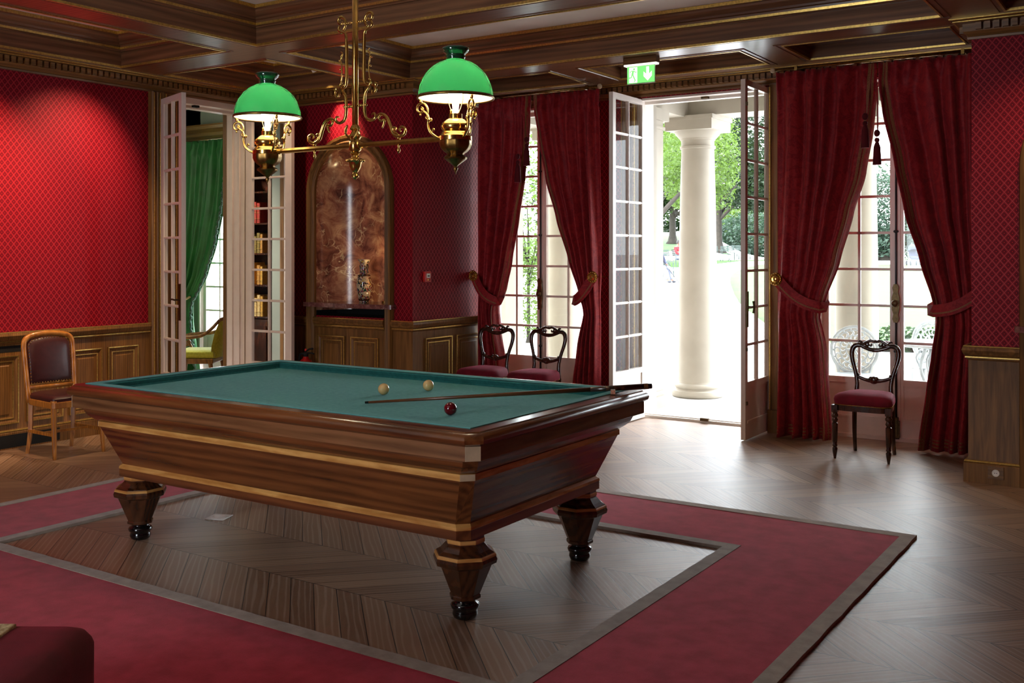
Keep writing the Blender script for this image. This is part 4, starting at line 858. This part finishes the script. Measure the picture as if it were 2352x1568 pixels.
# emergency exit sign
x = thing('exit_sign', 'green and white running man exit sign hanging from the beam over the garden door', 'sign', (-3.72, 7.56, ZB), R(0))
MB().box(-.15, .15, -.03, .035, -.055, 0).build('wooden_housing', 'oak_x', x, bevel=.004); MB().box(-.145, .145, -.026, .03, -.068, -.055).build('light_strip', 'sign_white', x)
MB().box(-.127, .127, -.004, .004, -.215, -.068).build('acrylic_plate', plain('clear_acrylic', srgb(190, 214, 186), .1), x)
MB().box(-.122, .122, -.006, -.0041, -.208, -.074).build('green_panel', 'sign_green', x)
f = MB(); y0, y1 = -.0075, -.0061
f.box(-.105, -.032, y0, y1, -.204, -.078).build('doorway_pictogram', 'sign_white', x)
a = MB(); q = [(.062, -.196), (.025, -.158), (.025, -.120), (.050, -.142), (.050, -.082), (.074, -.082), (.074, -.142), (.099, -.120), (.099, -.158)]
a.add([(u, yy, w) for yy in (y0, y1) for u, w in q], [(0, 1, 2, 3), (0, 3, 6), (3, 4, 5, 6), (0, 6, 7, 8)]+[(i, (i+1) % 9, (i+1) % 9+9, i+9) for i in range(9)]); a.build('down_arrow', 'sign_white', x)
mn = MB(); yy = -.0085; T = lambda L, r: mn.tube([(u, yy, w) for u, w in L], r, 8, flat=.15)
mn.ball((-.060, yy, -.094), .0085, 8, (1, .15, 1)); T([(-.068, -.108), (-.072, -.125), (-.075, -.14)], .0085); T([(-.066, -.106), (-.05, -.118), (-.036, -.118)], .0035); T([(-.072, -.106), (-.09, -.110), (-.097, -.124)], .0035)
T([(-.078, -.136), (-.084, -.160), (-.108, -.164)], .005); T([(-.072, -.138), (-.06, -.165), (-.05, -.185), (-.058, -.196)], .005); mn.build('running_man', 'sign_green', x)
# ================================================================ LIBRARY BEYOND THE LEFT DOOR
struct(MB().box(-12.4, -8.15, 5.8, 8.95, -.06, 0).build('floor', 'floor'), 'library floor beyond the left doorway')
struct(MB().box(-12.4, -8.15, 5.75, 5.9, 0, ZT).box(-12.5, -12.4, 5.75, 9.1, 0, ZT).box(-8.355, -8.15, 5.9, 6.255, 0, ZT).box(-12.4, -9.09, 5.9, 6.255, 0, ZT).box(-9.09, -8.355, 5.9, 6.255, 3.03, ZT).build('wall_library', 'lib'), 'grey green library walls')
struct(MB().box(-12.4, -10.8, 8.95, 9.1, 0, ZT).box(-9.55, -6.5, 8.95, 9.1, 0, ZT).box(-12.4, -9.5, 8.95, 9.1, 3.03, ZT).box(-8.15, -8.14, 8.02, 8.95, 0, ZT).build('wall_library_window', 'lib'), 'library window wall')
struct(MB().box(-12.4, -8.15, 5.8, 8.95, 3.46, 3.5).build('ceiling', 'lib'), 'pale grey green library ceiling')
lc = struct(MB().loft(sweep([(-12.4, 5.9), (-12.4, 8.95), (-8.15, 8.95)], [(0, 3.03), (.03, 3.04), (.04, 3.08), (.08, 3.12), (.09, 3.17), (.14, 3.2), (.15, 3.22), (0, 3.22)])).build('trim_14', 'oak_x', auto=30), 'oak cornice in the library')
r = sroot('window_3', 'tall library window behind the green curtain')
leaf('casement', r, .62, 3.0, (-10.78, 9.0, .02), 0, 'white'); leaf('casement', r, .6, 3.0, (-10.16, 9.0, .02), 0, 'white')
MB().box(-9.56, -9.53, 8.93, 9.09, 0, 3.03).box(-10.82, -10.79, 8.93, 9.09, 0, 3.03).box(-9.55, -9.3, 8.935, 8.95, 0, 3.0).box(-9.5, -9.36, 8.925, 8.94, .3, 2.9).build('window_frame', 'white', r)
G1 = [(0, -10.48), (.3, -10.52), (.68, -10.58), (.92, -10.56), (1.1, -10.42), (1.3, -10.29), (1.7, -10.12), (2.2, -9.99), (2.6, -9.93), (3.0, -9.90)]
o, _ = curtain('green silk curtain seen through the open library door', -11.05, G1, seed=5, folds=7, y0=8.62, ztop=2.98, ztie=.98, mat='green_silk', trim=None, name='curtain')
P = [(interp(G1, z)+.012+.01*sin(z*70), 8.60, z) for z in [.05+i*.02 for i in range(146)]]
MB().tube(P, [.012+.006*((i*7) % 3) for i in range(len(P))], 6).build('fringe', 'green_fringe', o)
t = thing('curtain_tieback', 'rope tieback with two green tassels on the green curtain', 'tieback', (-10.6, 8.5, .98))
MB().tube([(-.45, .0, .07), (-.2, -.03, .03), (0, -.05, -.01), (.05, .0, .0), (.05, .08, .03)], .014, 8, sm=4).build('rope', 'tapestry', t, smooth=True)
for dx, dz in ((-.06, -.06), (.02, -.01)):
    MB().tube([(dx, -.06, 0), (dx, -.07, dz-.12)], .008, 6).ball((dx, -.07, dz-.14), .024, 6).lathe([(.012, dz-.15), (.03, dz-.19), (.038, dz-.34), (.001, dz-.34)], 14, (dx, -.07)).build('tassel', 'green_fringe', t, auto=40)
def armchair():
    t = thing('library_armchair', 'gilt wood armchair with chartreuse upholstery seen through the library doorway', 'armchair', (-9.62, 7.95, 0), R(-56))
    MB().box(-.27, .27, -.26, .24, .30, .36).build('seat_frame', 'gilt_wood', t, bevel=.01)
    MB().loft([[(sx*(.26-i), sy*(.25-i), z) for sx, sy in ((1, -1), (1, 1), (-1, 1), (-1, -1))] for z, i in ((.36, .01), (.40, 0), (.435, .02), (.45, .08))]).build('seat', 'chartreuse', t, bevel=.015)
    MB().loft([[(-.24, y, z), (-.2, y+.05, z), (0, y+.09, z), (.2, y+.05, z), (.24, y, z), (.2, y+.0, z), (0, y+.03, z), (-.2, y, z)] for z, y in ((.36, .2), (.5, .215), (.65, .25), (.80, .31))]).build('backrest', 'chartreuse', t, auto=40)
    MB().tube([(-.25, .31, .80), (-.2, .36, .82), (0, .4, .83), (.2, .36, .82), (.25, .31, .80)], .02, 8, sm=3).build('top_rail', 'gilt_wood', t, smooth=True)
    for s in (-1, 1):
        MB().tube([(s*.25, .31, .80), (s*.26, .22, .70), (s*.27, .1, .62), (s*.27, -.1, .60), (s*.27, -.22, .58), (s*.27, -.27, .52), (s*.27, -.24, .47), (s*.27, -.19, .49), (s*.27, -.2, .53)], [.018, .018, .02, .022, .024, .026, .024, .02, .012], 8, sm=4).tube([(s*.27, -.22, .52), (s*.26, -.16, .42), (s*.26, -.2, .33)], .02, 8, sm=3).build('arm', 'gilt_wood', t, smooth=True)
        for y in (-.22, .2): MB().tube([(s*.24, y, .31), (s*.245, y+(-.02 if y < 0 else .03), .15), (s*.25, y+(-.03 if y < 0 else .07), 0)], [.026, .022, .014], 8, sm=3).build('leg', 'gilt_wood', t, smooth=True)
armchair()
# bookcase built against the library's near wall, seen in the silvered panes of the right door leaf
bc = thing('bookcase', 'dark open bookcase with gilt bindings reflected in the library door panes', 'bookcase', (-9.038, 5.9, 0))
SH = [.86, 1.215, 1.565, 1.90, 2.25, 2.6]
MB().box(-.05, 0, 0, .34, 0, 3.0).box(.62, .68, 0, .36, 0, 3.0).box(0, .62, 0, .01, 0, 3.0).box(-.05, .68, 0, .36, 2.98, 3.02).build('carcass', 'mahogany', bc)
MB().box(0, .62, .01, .33, 0, .83).box(.04, .58, .33, .34, .1, .76).build('cupboard_base', 'mahogany', bc, bevel=.003)
for z in SH:
    MB().box(0, .62, .01, .33, z-.022, z).box(0, .62, .33, .334, z-.018, z-.006).build('shelf', 'mahogany', bc)
def bookmat(n, c): return plain(n, srgb(*c), .45, .25, .1, 60)
BM = [('gold', bookmat('gold_calf', (208, 158, 66))), ('olive gold', bookmat('olive_calf', (128, 108, 52))), ('dark green', bookmat('green_binding', (46, 58, 50))), ('tan', bookmat('tan_calf', (186, 132, 60))), ('pale vellum', bookmat('vellum', (214, 182, 120))), ('dark blue', bookmat('blue_binding', (36, 50, 66))), ('red', bookmat('red_binding', (150, 44, 30)))]
protoB = {}
SN = ['lowest', 'second', 'third', 'fourth', 'highest']
ROW = [[2, 2, 5, None, 0, 4, 0, 4, 4, 0], [3, 0, 4, None, None, 3, 0, None, 3, 0], [1, 1, 1, 1, 1, 1, 1, 1, 1, 3], [1, 3, 1, 1, 3, 5, 0, 6, 6, None], [None, 6, None]]
for si, row in enumerate(ROW):
    x = -9.038+.02
    for j, k in enumerate(row):
        wd = .038+.012*((j*7+si*3) % 3)/2
        if k is None: x += .045; continue
        nm, mt = BM[k]; h = .20+.045*(((j*5+si*11) % 7)/6)+(.0 if si != 2 else -.02)
        m = MB().box(-wd/2, wd/2, 0, .17, 0, h); bar = MB()
        m.loft([[(-wd/2*cos(a), .17+.008*sin(a), z) for a in (0, .8, 1.57, 2.34, pi)] for z in (0, h)])
        b = m.build('book', mt); b.location = (x+wd/2, 5.9+.12, SH[si]+.0005)
        tag(b, '%s bound book, %s from the left on the %s bookcase shelf' % (nm, ['first', 'second', 'third', 'fourth', 'fifth', 'sixth', 'seventh', 'eighth', 'ninth', 'tenth'][j], SN[si]), 'book', 'old bound books on the library bookcase shelves')
        for zz in (.2, .5, .8): bar.box(-wd/2*1.01, wd/2*1.01, .165, .181, h*zz, h*zz+.004)
        bar.build('gilt_bands', 'gilt', b); x += wd+.003
sp = thing('ceiling_spotlight', 'unseen lamp added in the library to brighten it and the bookcase', 'spotlight', (-9.7, 7.4, 3.46))  # added lamp, out of view, brightens the library walls and the books
MB().lathe([(.001, -.02), (.05, -.02), (.055, 0), (.001, 0)], 20).build('housing', 'plastic_white', sp)
l = light('spot_light', 'SPOT', (0, 0, -.05), 300, (1, .9, .76), spot_size=R(96), spot_blend=.6, shadow_soft_size=.15); l.parent = sp; l.rotation_euler = (R(-35), 0, 0)
# ================================================================ PORTICO
struct(MB().box(-15, 7, 9.1, 11.35, -.12, -.02).build('trim_15', 'paving'), 'stone paving of the portico')
def column(x, y, label, hh=3.08):
    t = thing('stone_column', label, 'column', (x, y, -.02))
    MB().lathe([(.215, .16), (.212, .9), (.206, 1.5), (.192, 2.3), (.180, 2.72), (.182, 2.735), (.195, 2.74), (.195, 2.765), (.18, 2.77)], 48).build('shaft', 'stone', t, auto=40)
    MB().lathe([(.27, 0), (.285, .012), (.29, .04), (.28, .072), (.25, .08), (.24, .095), (.255, .108), (.258, .125), (.245, .145), (.222, .152), (.216, .17)], 48).build('base_mouldings', 'stone', t, auto=50)
    MB().lathe([(.18, 2.765), (.182, 2.83), (.192, 2.835), (.196, 2.85), (.205, 2.855), (.245, 2.90), (.26, 2.93), (.001, 2.93)], 48).box(-.275, .275, -.275, .275, 2.93, 3.04).box(-.29, .29, -.29, .29, 3.04, 3.085).build('capital', 'stone', t, auto=40)
column(-4.53, 10.62, 'cream stone column framed by the open garden door'); column(-2.80, 10.62, 'cream stone column seen through the left panes of the right window')
column(-6.26, 10.62, 'cream stone column seen through the right leaf of the left window'); column(-1.07, 10.62, 'cream stone column hidden behind the far right curtain')
m = MB()
for x in (-6.66, -4.93, -1.47): m.box(x, x+.40, 9.2, 9.72, -.02, 2.93).box(x-.02, x+.43, 9.2, 9.76, -.02, .1).box(x-.01, x+.41, 9.2, 9.73, .1, .15).box(x-.03, x+.44, 9.2, 9.78, 2.93, 3.05).box(x-.015, x+.415, 9.2, 9.74, 2.84, 2.87)
struct(m.build('wall_piers', 'stone'), 'cream stone piers against the outer wall')
m = MB().box(-9, 3, 10.42, 10.82, 3.063, 3.32).box(-9, 3, 10.38, 10.86, 3.32, 3.42).box(-9, 3, 10.32, 10.95, 3.42, 3.6)
for x in (-6.66, -4.93, -3.2, -1.47): m.box(x+.03, x+.37, 9.2, 10.42, 3.05, 3.3)
m.box(-9, 3, 9.2, 10.95, 3.46, 3.7)
struct(m.build('trim_16', 'stone'), 'stone entablature and ceiling of the portico')
# ================================================================ GARDEN
def gh(x, y):
    D = -.5505*x+.8348*y; t = (.8348*x+.5505*y)/max(D, 1); h = -.06+.0215*max(0, min(D, 62)-11)
    if D > 60: k = min(1, max(0, (.235-t)/.05)); h += (D-60)*(.075*k*k*(3-2*k) if D < 90 else 0)+(0 if D < 90 else 30*.075*k*k*(3-2*k))
    return h
def at(px, D): t = (px-1176)/2348; return (-.5505*D+.8348*t*D, .8348*D+.5505*t*D)
N = 90; m = MB(); rows = []
for j in range(N+1):
    y = 11.3+(j/N)**2*150; rows.append([(x, y, gh(x, y)-.0) for x in [-110+i*2 for i in range(91)]])
m.loft(rows, closed=False); struct(m.build('ground', 'gravel', smooth=True), 'pale gravel garden path')
def lawn(edge, right, label, lift=.012):
    rows = []; ds = []
    for i in range(len(edge)-1):
        for k in range(6): ds.append(edge[i][0]+(edge[i+1][0]-edge[i][0])*k/6)
    ds.append(edge[-1][0])
    for D in ds:
        p = interp(edge, D); q = interp(right, D); rows.append([(lambda xy: (xy[0], xy[1], gh(*xy)+lift))(at(p+(q-p)*u/24, D)) for u in range(25)])
    rows = [[(x, y, z-.03) for x, y, z in rows[0]]]+rows
    rows = [[(r[0][0], r[0][1], r[0][2]-.03)]+r for r in rows]
    struct(MB().loft(rows, closed=False).build('ground', 'grass', smooth=True), label)
lawn([(17, 1800), (20.1, 1762), (21.8, 1741), (24.3, 1713), (26.5, 1697), (30, 1686), (33.8, 1680), (37, 1677), (40.1, 1678), (43, 1683), (45.6, 1692), (50, 1712), (55, 1745)], [(17, 2900), (55, 2500)], 'sunlit lawn curving beside the gravel path')
lawn([(51, 1200), (110, 1200)], [(51, 1567), (55, 1600), (60, 1650), (62.3, 1800), (70, 2600), (110, 2600)], 'shaded lawn rising under the trees')
def leaves(m, c, rad, n, s, rnd, shell=.55, zmin=-9):
    for i in range(n):
        while True:
            a, b, d = rnd.uniform(-1, 1), rnd.uniform(-1, 1), rnd.uniform(-1, 1); q = a*a+b*b+d*d
            if shell*shell < q < 1: break
        lump = 1+.22*sin(a*9+c[0])*sin(b*8+1)*sin(d*10+2)
        p = V((c[0]+a*rad[0]*lump, c[1]+b*rad[1]*lump, c[2]+d*rad[2]*lump))
        if p.z < zmin: continue
        u = V((rnd.gauss(0, 1), rnd.gauss(0, 1), rnd.gauss(0, .6))).normalized(); w = u.cross(V((rnd.gauss(0, 1), rnd.gauss(0, 1), rnd.gauss(0, 1)))).normalized()
        k = s*rnd.uniform(.6, 1.3); m.add([p-u*k, p+w*k*.45, p+u*k, p-w*k*.45], [(0, 1, 2, 3)])
def tree(label, px, D, trunk, crown, n, s, mat='leaf', cat='tree', seed=1, name='park_tree', lean=0, group=None):
    rnd = random.Random(seed); x, y = at(px, D); z = gh(x, y); t = thing(name, label, cat, (x, y, z), 0, group)
    r, h = trunk; tm = MB().lathe([(r*2.4, -.1), (r*1.5, r*1.0), (r*1.1, r*2.5), (r, h*.5), (r*.8, h), (r*.4, h*1.6)], 12)
    for k in range(5): a = k*1.3; tm.tube([(0, 0, h*(.7+.08*k)), (r*5*cos(a), r*5*sin(a), h*(1.1+.1*k)), (r*9*cos(a), r*9*sin(a), h*(1.4+.1*k))], [r*.5, r*.35, r*.15], 6, sm=3)
    tm.build('trunk', 'bark', t, smooth=True)
    m = MB()
    for c, rad, f in crown: leaves(m, c, rad, int(n*f), s, rnd)
    m.build('foliage', mat, t)
    return t
tree('big spreading tree left of the column on the shaded lawn', 1545, 75, (.24, 2.6), [((-.6, 0, 7.5), (3.6, 4.5, 5.2), .7), ((-1.6, 0, 4.0), (2.2, 2.4, 1.6), .3)], 22000, .17, 'leaf', seed=3)
tree('dark dense tree right of the column over the row of chairs', 1650, 70, (.26, 3.0), [((3.6, 1, 8.6), (4.8, 4.4, 6.2), .7), ((3.8, -.6, 4.2), (3.2, 3, 1.6), .3)], 34000, .15, 'leaf_dark', seed=4)
tree('bright maple whose lower leaves hang left of the column', 1478, 33, (.2, 2.5), [((1.0, .4, 5.2), (1.5, 1.5, 1.9), .8), ((1.3, .6, 3.3), (.8, .8, .8), .2)], 9000, .065, 'leaf_bright', seed=5)
tree('leafy tree with light green leaves behind the column', 1600, 55, (.25, 3), [((.2, 0, 5.6), (2.3, 2, 3.0), 1)], 11000, .09, 'leaf_bright', seed=6)
tree('pale green tree far behind the row of park chairs', 1690, 100, (.3, 2), [((0, 0, 2.0), (5, 3, 2.6), 1)], 8000, .18, 'leaf_bright', seed=7)
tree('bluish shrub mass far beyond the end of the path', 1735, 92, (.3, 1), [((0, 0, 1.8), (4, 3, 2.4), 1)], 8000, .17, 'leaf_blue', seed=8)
tree('far dark tree at the back of the shaded lawn', 1500, 112, (.4, 3), [((0, 0, 5), (16, 4, 7), 1)], 22000, .3, 'leaf_dark', seed=9)
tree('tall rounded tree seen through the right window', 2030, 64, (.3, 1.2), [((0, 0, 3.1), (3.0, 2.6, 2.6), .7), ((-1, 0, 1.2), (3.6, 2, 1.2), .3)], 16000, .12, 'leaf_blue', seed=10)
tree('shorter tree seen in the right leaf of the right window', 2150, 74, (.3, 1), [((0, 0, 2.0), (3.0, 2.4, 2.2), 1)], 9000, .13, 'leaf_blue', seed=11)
tree('near leafy shrub seen through the left window', 1214, 17, (.03, 1.3), [((0, 0, .85), (.42, .5, .75), .4), ((0, 0, 2.3), (.5, .6, 1.5), .6)], 5200, .036, 'leaf_bright', cat='shrub', seed=12, name='garden_shrub')
def hedge():
    t = thing('clipped_hedge', 'low leafy hedge across the lawn outside the right window', 'hedge', (-3.4, 16.5, gh(-3.4, 16.5))); rnd = random.Random(5); m = MB()
    for i in range(2600):
        p = V((rnd.uniform(-1.1, 2.2), rnd.uniform(-.3, .3), rnd.uniform(.02, .36+.03*rnd.random()))); p.y += p.x*.35; u = V((rnd.gauss(0, 1), rnd.gauss(0, 1), rnd.gauss(0, .6))).normalized(); w = u.cross(V((rnd.gauss(0, 1), rnd.gauss(0, 1), rnd.gauss(0, 1)))).normalized(); k = rnd.uniform(.03, .055)
        m.add([p-u*k, p+w*k*.5, p+u*k, p-w*k*.5], [(0, 1, 2, 3)])
    m.build('foliage', 'leaf_dark', t); MB().box(-1.0, 2.1, -.05, .05, -.02, .1, M4.Rotation(R(19), 4, 'Z')).build('stems', 'bark', t)
hedge()
def parkchair(label, px, D, rz, group='green slatted park chairs on the gravel'):
    x, y = at(px, D); t = thing('park_chair', label, 'chair', (x, y, gh(x, y)+.02), rz, group)
    m = MB()
    for k in range(5): m.box(-.21+.09*k, -.14+.09*k, -.24, .22, .43, .445)
    m.build('seat', 'park_green', t); b = MB()
    for z in (.6, .68, .76, .84): b.box(-.22, .22, .27+(z-.6)*.3, .285+(z-.6)*.3, z, z+.055)
    for s in (-.2, .2): b.tube([(s, .22, .43), (s, .37, .9)], .013, 6)
    b.build('backrest', 'park_green', t)
    for s in (-1, 1):
        MB().tube([(s*.24, -.24, 0), (s*.24, -.22, .62), (s*.24, -.12, .67), (s*.24, .25, .66)], .013, 6, sm=2).build('arm', 'park_green', t)
        MB().tube([(s*.2, -.22, .44), (s*.22, -.26, 0)], .013, 6).build('leg', 'park_green', t); MB().tube([(s*.2, .2, .44), (s*.22, .32, 0)], .013, 6).build('leg', 'park_green', t)
    return t
parkchair('green park chair facing the path left of the column', 1537, 49, R(60)); parkchair('green park chair under the person in red', 1562, 49.5, R(75)); parkchair('green park chair under the seated person with a cane', 1518, 36, R(70)); parkchair('green park chair just behind the seated person with a cane', 1527, 38.2, R(70))
for i, (px, D) in enumerate(((1643, 60), (1667, 60), (1681, 61), (1693, 62), (1703, 63.2), (1712, 64.4))):
    parkchair(['green park chair nearest the column in the far row', 'second green park chair in the far row from the column', 'third green park chair in the far row from the column', 'fourth green park chair in the far row from the column', 'fifth green park chair in the far row from the column', 'last green park chair in the far row before the open door leaf'][i], px, D, R(35))
def skin(name, mat, verts, edges, rad, parent, root=0):
    me = bpy.data.meshes.new(name); me.from_pydata(verts, edges, []); o = bpy.data.objects.new(name, me); S.collection.objects.link(o); o.parent = parent; me.materials.append(MAT[mat])
    md = o.modifiers.new('skin', 'SKIN'); md.use_smooth_shade = True
    for i, r_ in enumerate(rad): me.skin_vertices[0].data[i].radius = (r_, r_)
    me.skin_vertices[0].data[root].use_root = True
    s2 = o.modifiers.new('smooth', 'SUBSURF'); s2.levels = 1; s2.render_levels = 2; return o
def person(label, px, D, rz, top, cane=False, stretch=.0):
    x, y = at(px, D); t = thing('person', label, 'person', (x, y, gh(x, y)+.02), rz)
    J = [(0, .08, .53), (0, .10, .72), (0, .12, .95), (0, .10, 1.08), (0, .07, 1.16), (0, .05, 1.26)]; E = [(0, 1), (1, 2), (2, 3), (3, 4), (4, 5)]; Rd = [.12, .12, .13, .055, .085, .085]
    legs = []
    for s in (-1, 1):
        b = len(J); J += [(s*.09, .02, .53), (s*.11, -.38, .52), (s*.10, -.42-stretch, .10), (s*.10, -.56-stretch, .04)]; E += [(0, b), (b, b+1), (b+1, b+2), (b+2, b+3)]; Rd += [.09, .06, .038, .03]; legs.append(b)
        b = len(J); J += [(s*.18, .12, .98), (s*.23, .02, .74), (s*.12, -.22, .64), (s*.10, -.29, .61)]; E += [(2, b), (b, b+1), (b+1, b+2), (b+2, b+3)]; Rd += [.06, .043, .032, .028]
    skin('body', 'skin', J, E, Rd, t)
    skin('trousers', 'cloth_grey', [J[0]]+[J[b+k] for b in legs for k in range(3)], [(0, 1), (1, 2), (2, 3), (0, 4), (4, 5), (5, 6)], [.145, .11, .082, .06, .11, .082, .06], t)
    A = [J[1], J[2], (0, .105, 1.03)]; AE = [(0, 1), (1, 2)]; AR = [.145, .155, .085]
    for b in (10, 18): k = len(A); A += [J[b], J[b+1], J[b+2]]; AE += [(1, k), (k, k+1), (k+1, k+2)]; AR += [.078, .06, .045]
    skin('shirt', top, A, AE, AR, t)
    MB().ball((0, .07, 1.25), .107, 8, (.95, 1, 1.1)).build('hair', 'hair', t, smooth=True)
    f = MB().ball((0, -.005, 1.215), .075, 8, (.9, .8, 1.2)).ball((0, -.07, 1.205), .014, 5, (.8, 1, 1.4)); f.build('face', 'skin', t, smooth=True)
    for s in (-1, 1): MB().ball((s*.10, -.52-stretch, .045), .05, 6, (.85, 2.2, .85)).build('shoe', 'shoe', t, smooth=True)
    if cane:
        c = thing('walking_cane', 'thin dark walking cane leaning on the seated person', 'cane', (x, y, gh(x, y)+.02), rz); MB().tube([(.05, -.25, .62), (.05, -.95, .02)], .014, 6).tube([(.05, -.25, .62), (.05, -.2, .66), (.05, -.16, .62)], .014, 6, sm=3).build('cane_shaft', 'steel', c)
person('seated person with grey trousers, dark shoes and a cane beyond the pier', 1516, 36, R(65), 'cloth_navy', True, .1); person('seated person in a red shirt half hidden by the column', 1561, 49.5, R(75), 'cloth_red')
def stroller():
    x, y = at(2098, 53.5); t = thing('baby_stroller', 'dark blue baby stroller on the lawn seen through the right window', 'stroller', (x, y, gh(x, y)+.02), R(30))
    for sx in (-.25, .25):
        for sy in (-.32, .3): MB().lathe([(.1, -.02), (.12, -.02), (.12, .02), (.1, .02), (.1, -.02)], 16, m=M4.Translation((sx, sy, .12)) @ M4.Rotation(R(90), 4, 'Y')).build('wheel', 'shoe', t)
        MB().tube([(sx, -.32, .12), (sx, .0, .45), (sx, .42, 1.0)], .014, 6).tube([(sx, .3, .12), (sx, 0, .5)], .014, 6).build('frame_rail', 'steel', t)
    MB().tube([(-.25, .42, 1.0), (.25, .42, 1.0)], .018, 6).build('handle', 'shoe', t)
    MB().loft([[(-.2, -.35, .3), (.2, -.35, .3), (.2, -.3, .42), (-.2, -.3, .42)], [(-.2, 0, .38), (.2, 0, .38), (.2, 0, .46), (-.2, 0, .46)], [(-.2, .25, .8), (.2, .25, .8), (.2, .2, .85), (-.2, .2, .85)]]).build('seat', 'cloth_navy', t)
    MB().loft([[(.22*cos(b), .2-.36*sin(a)*(1-.1*abs(cos(b))), .78+.34*cos(a)*sin(b)) for b in [pi*k/10 for k in range(11)]] for a in [R(10*k) for k in range(9)]], closed=False).build('hood', 'cloth_navy', t, smooth=True)
stroller()
def ironchair(label, x, y, rz):
    t = thing('garden_chair', label, 'chair', (x, y, -.02), rz, 'white openwork cast iron garden chairs on the portico'); m = MB()
    cx, cz, rx, rzz = 0, .66, .21, .22
    el = lambda k, q=1: (rx*k*cos(q), .2+.03, cz+rzz*k*sin(q))
    for k, r_ in ((1, .017), (.86, .008), (.62, .008), (.36, .008)): m.tube([el(k, 2*pi*i/32) for i in range(33)], r_, 6)
    for i in range(18):
        a = 2*pi*i/18; m.tube([el(.36, a), el(.5, a+.14), el(.62, a)], .006, 5, sm=3); m.tube([el(.62, a), el(.75, a-.14), el(.86, a)], .009, 5, sm=3); m.tube([el(.86, a), el(1, a)], .008, 5)
    for i in range(6): a = 2*pi*i/6; m.tube([el(.05, a), el(.36, a)], .012, 5)
    m.tube([(-.14, .22, .44), (-.16, .225, .52)], .014, 6).tube([(.14, .22, .44), (.16, .225, .52)], .014, 6); m.build('openwork_back', 'garden_white', t)
    MB().lathe([(.001, .425), (.22, .425), (.235, .435), (.22, .447), (.001, .447)], 28).build('seat', 'garden_white', t, auto=40)
    for sx in (-1, 1):
        for sy in (-1, 1): MB().tube([(sx*.13, sy*.13, .43), (sx*.2, sy*.2, .3), (sx*.14, sy*.14, .12), (sx*.2, sy*.2, 0)], [.018, .014, .012, .018], 6, sm=4).build('leg', 'garden_white', t, smooth=True)
ironchair('white openwork iron chair just outside the left leaf of the right window', -2.60, 9.78, R(15)); ironchair('white openwork iron chair beyond the garden table at the right window', -2.28, 11.02, R(-20))
t = thing('garden_table', 'round white cast iron table outside the right window', 'table', (-1.93, 10.05, -.02))
MB().lathe([(.001, .73), (.36, .73), (.38, .74), (.38, .755), (.36, .765), (.001, .765)], 40).build('table_top', 'garden_white', t, auto=40)
for k in range(3):
    a = 2*pi*k/3+.4; MB().tube([(.12*cos(a), .12*sin(a), .73), (.2*cos(a), .2*sin(a), .5), (.1*cos(a), .1*sin(a), .25), (.28*cos(a), .28*sin(a), 0)], [.02, .016, .018, .02], 8, sm=4).tube([(.2*cos(a), .2*sin(a), .5), (.26*cos(a), .26*sin(a), .6), (.2*cos(a), .2*sin(a), .66)], .01, 6, sm=3).build('leg', 'garden_white', t, smooth=True)
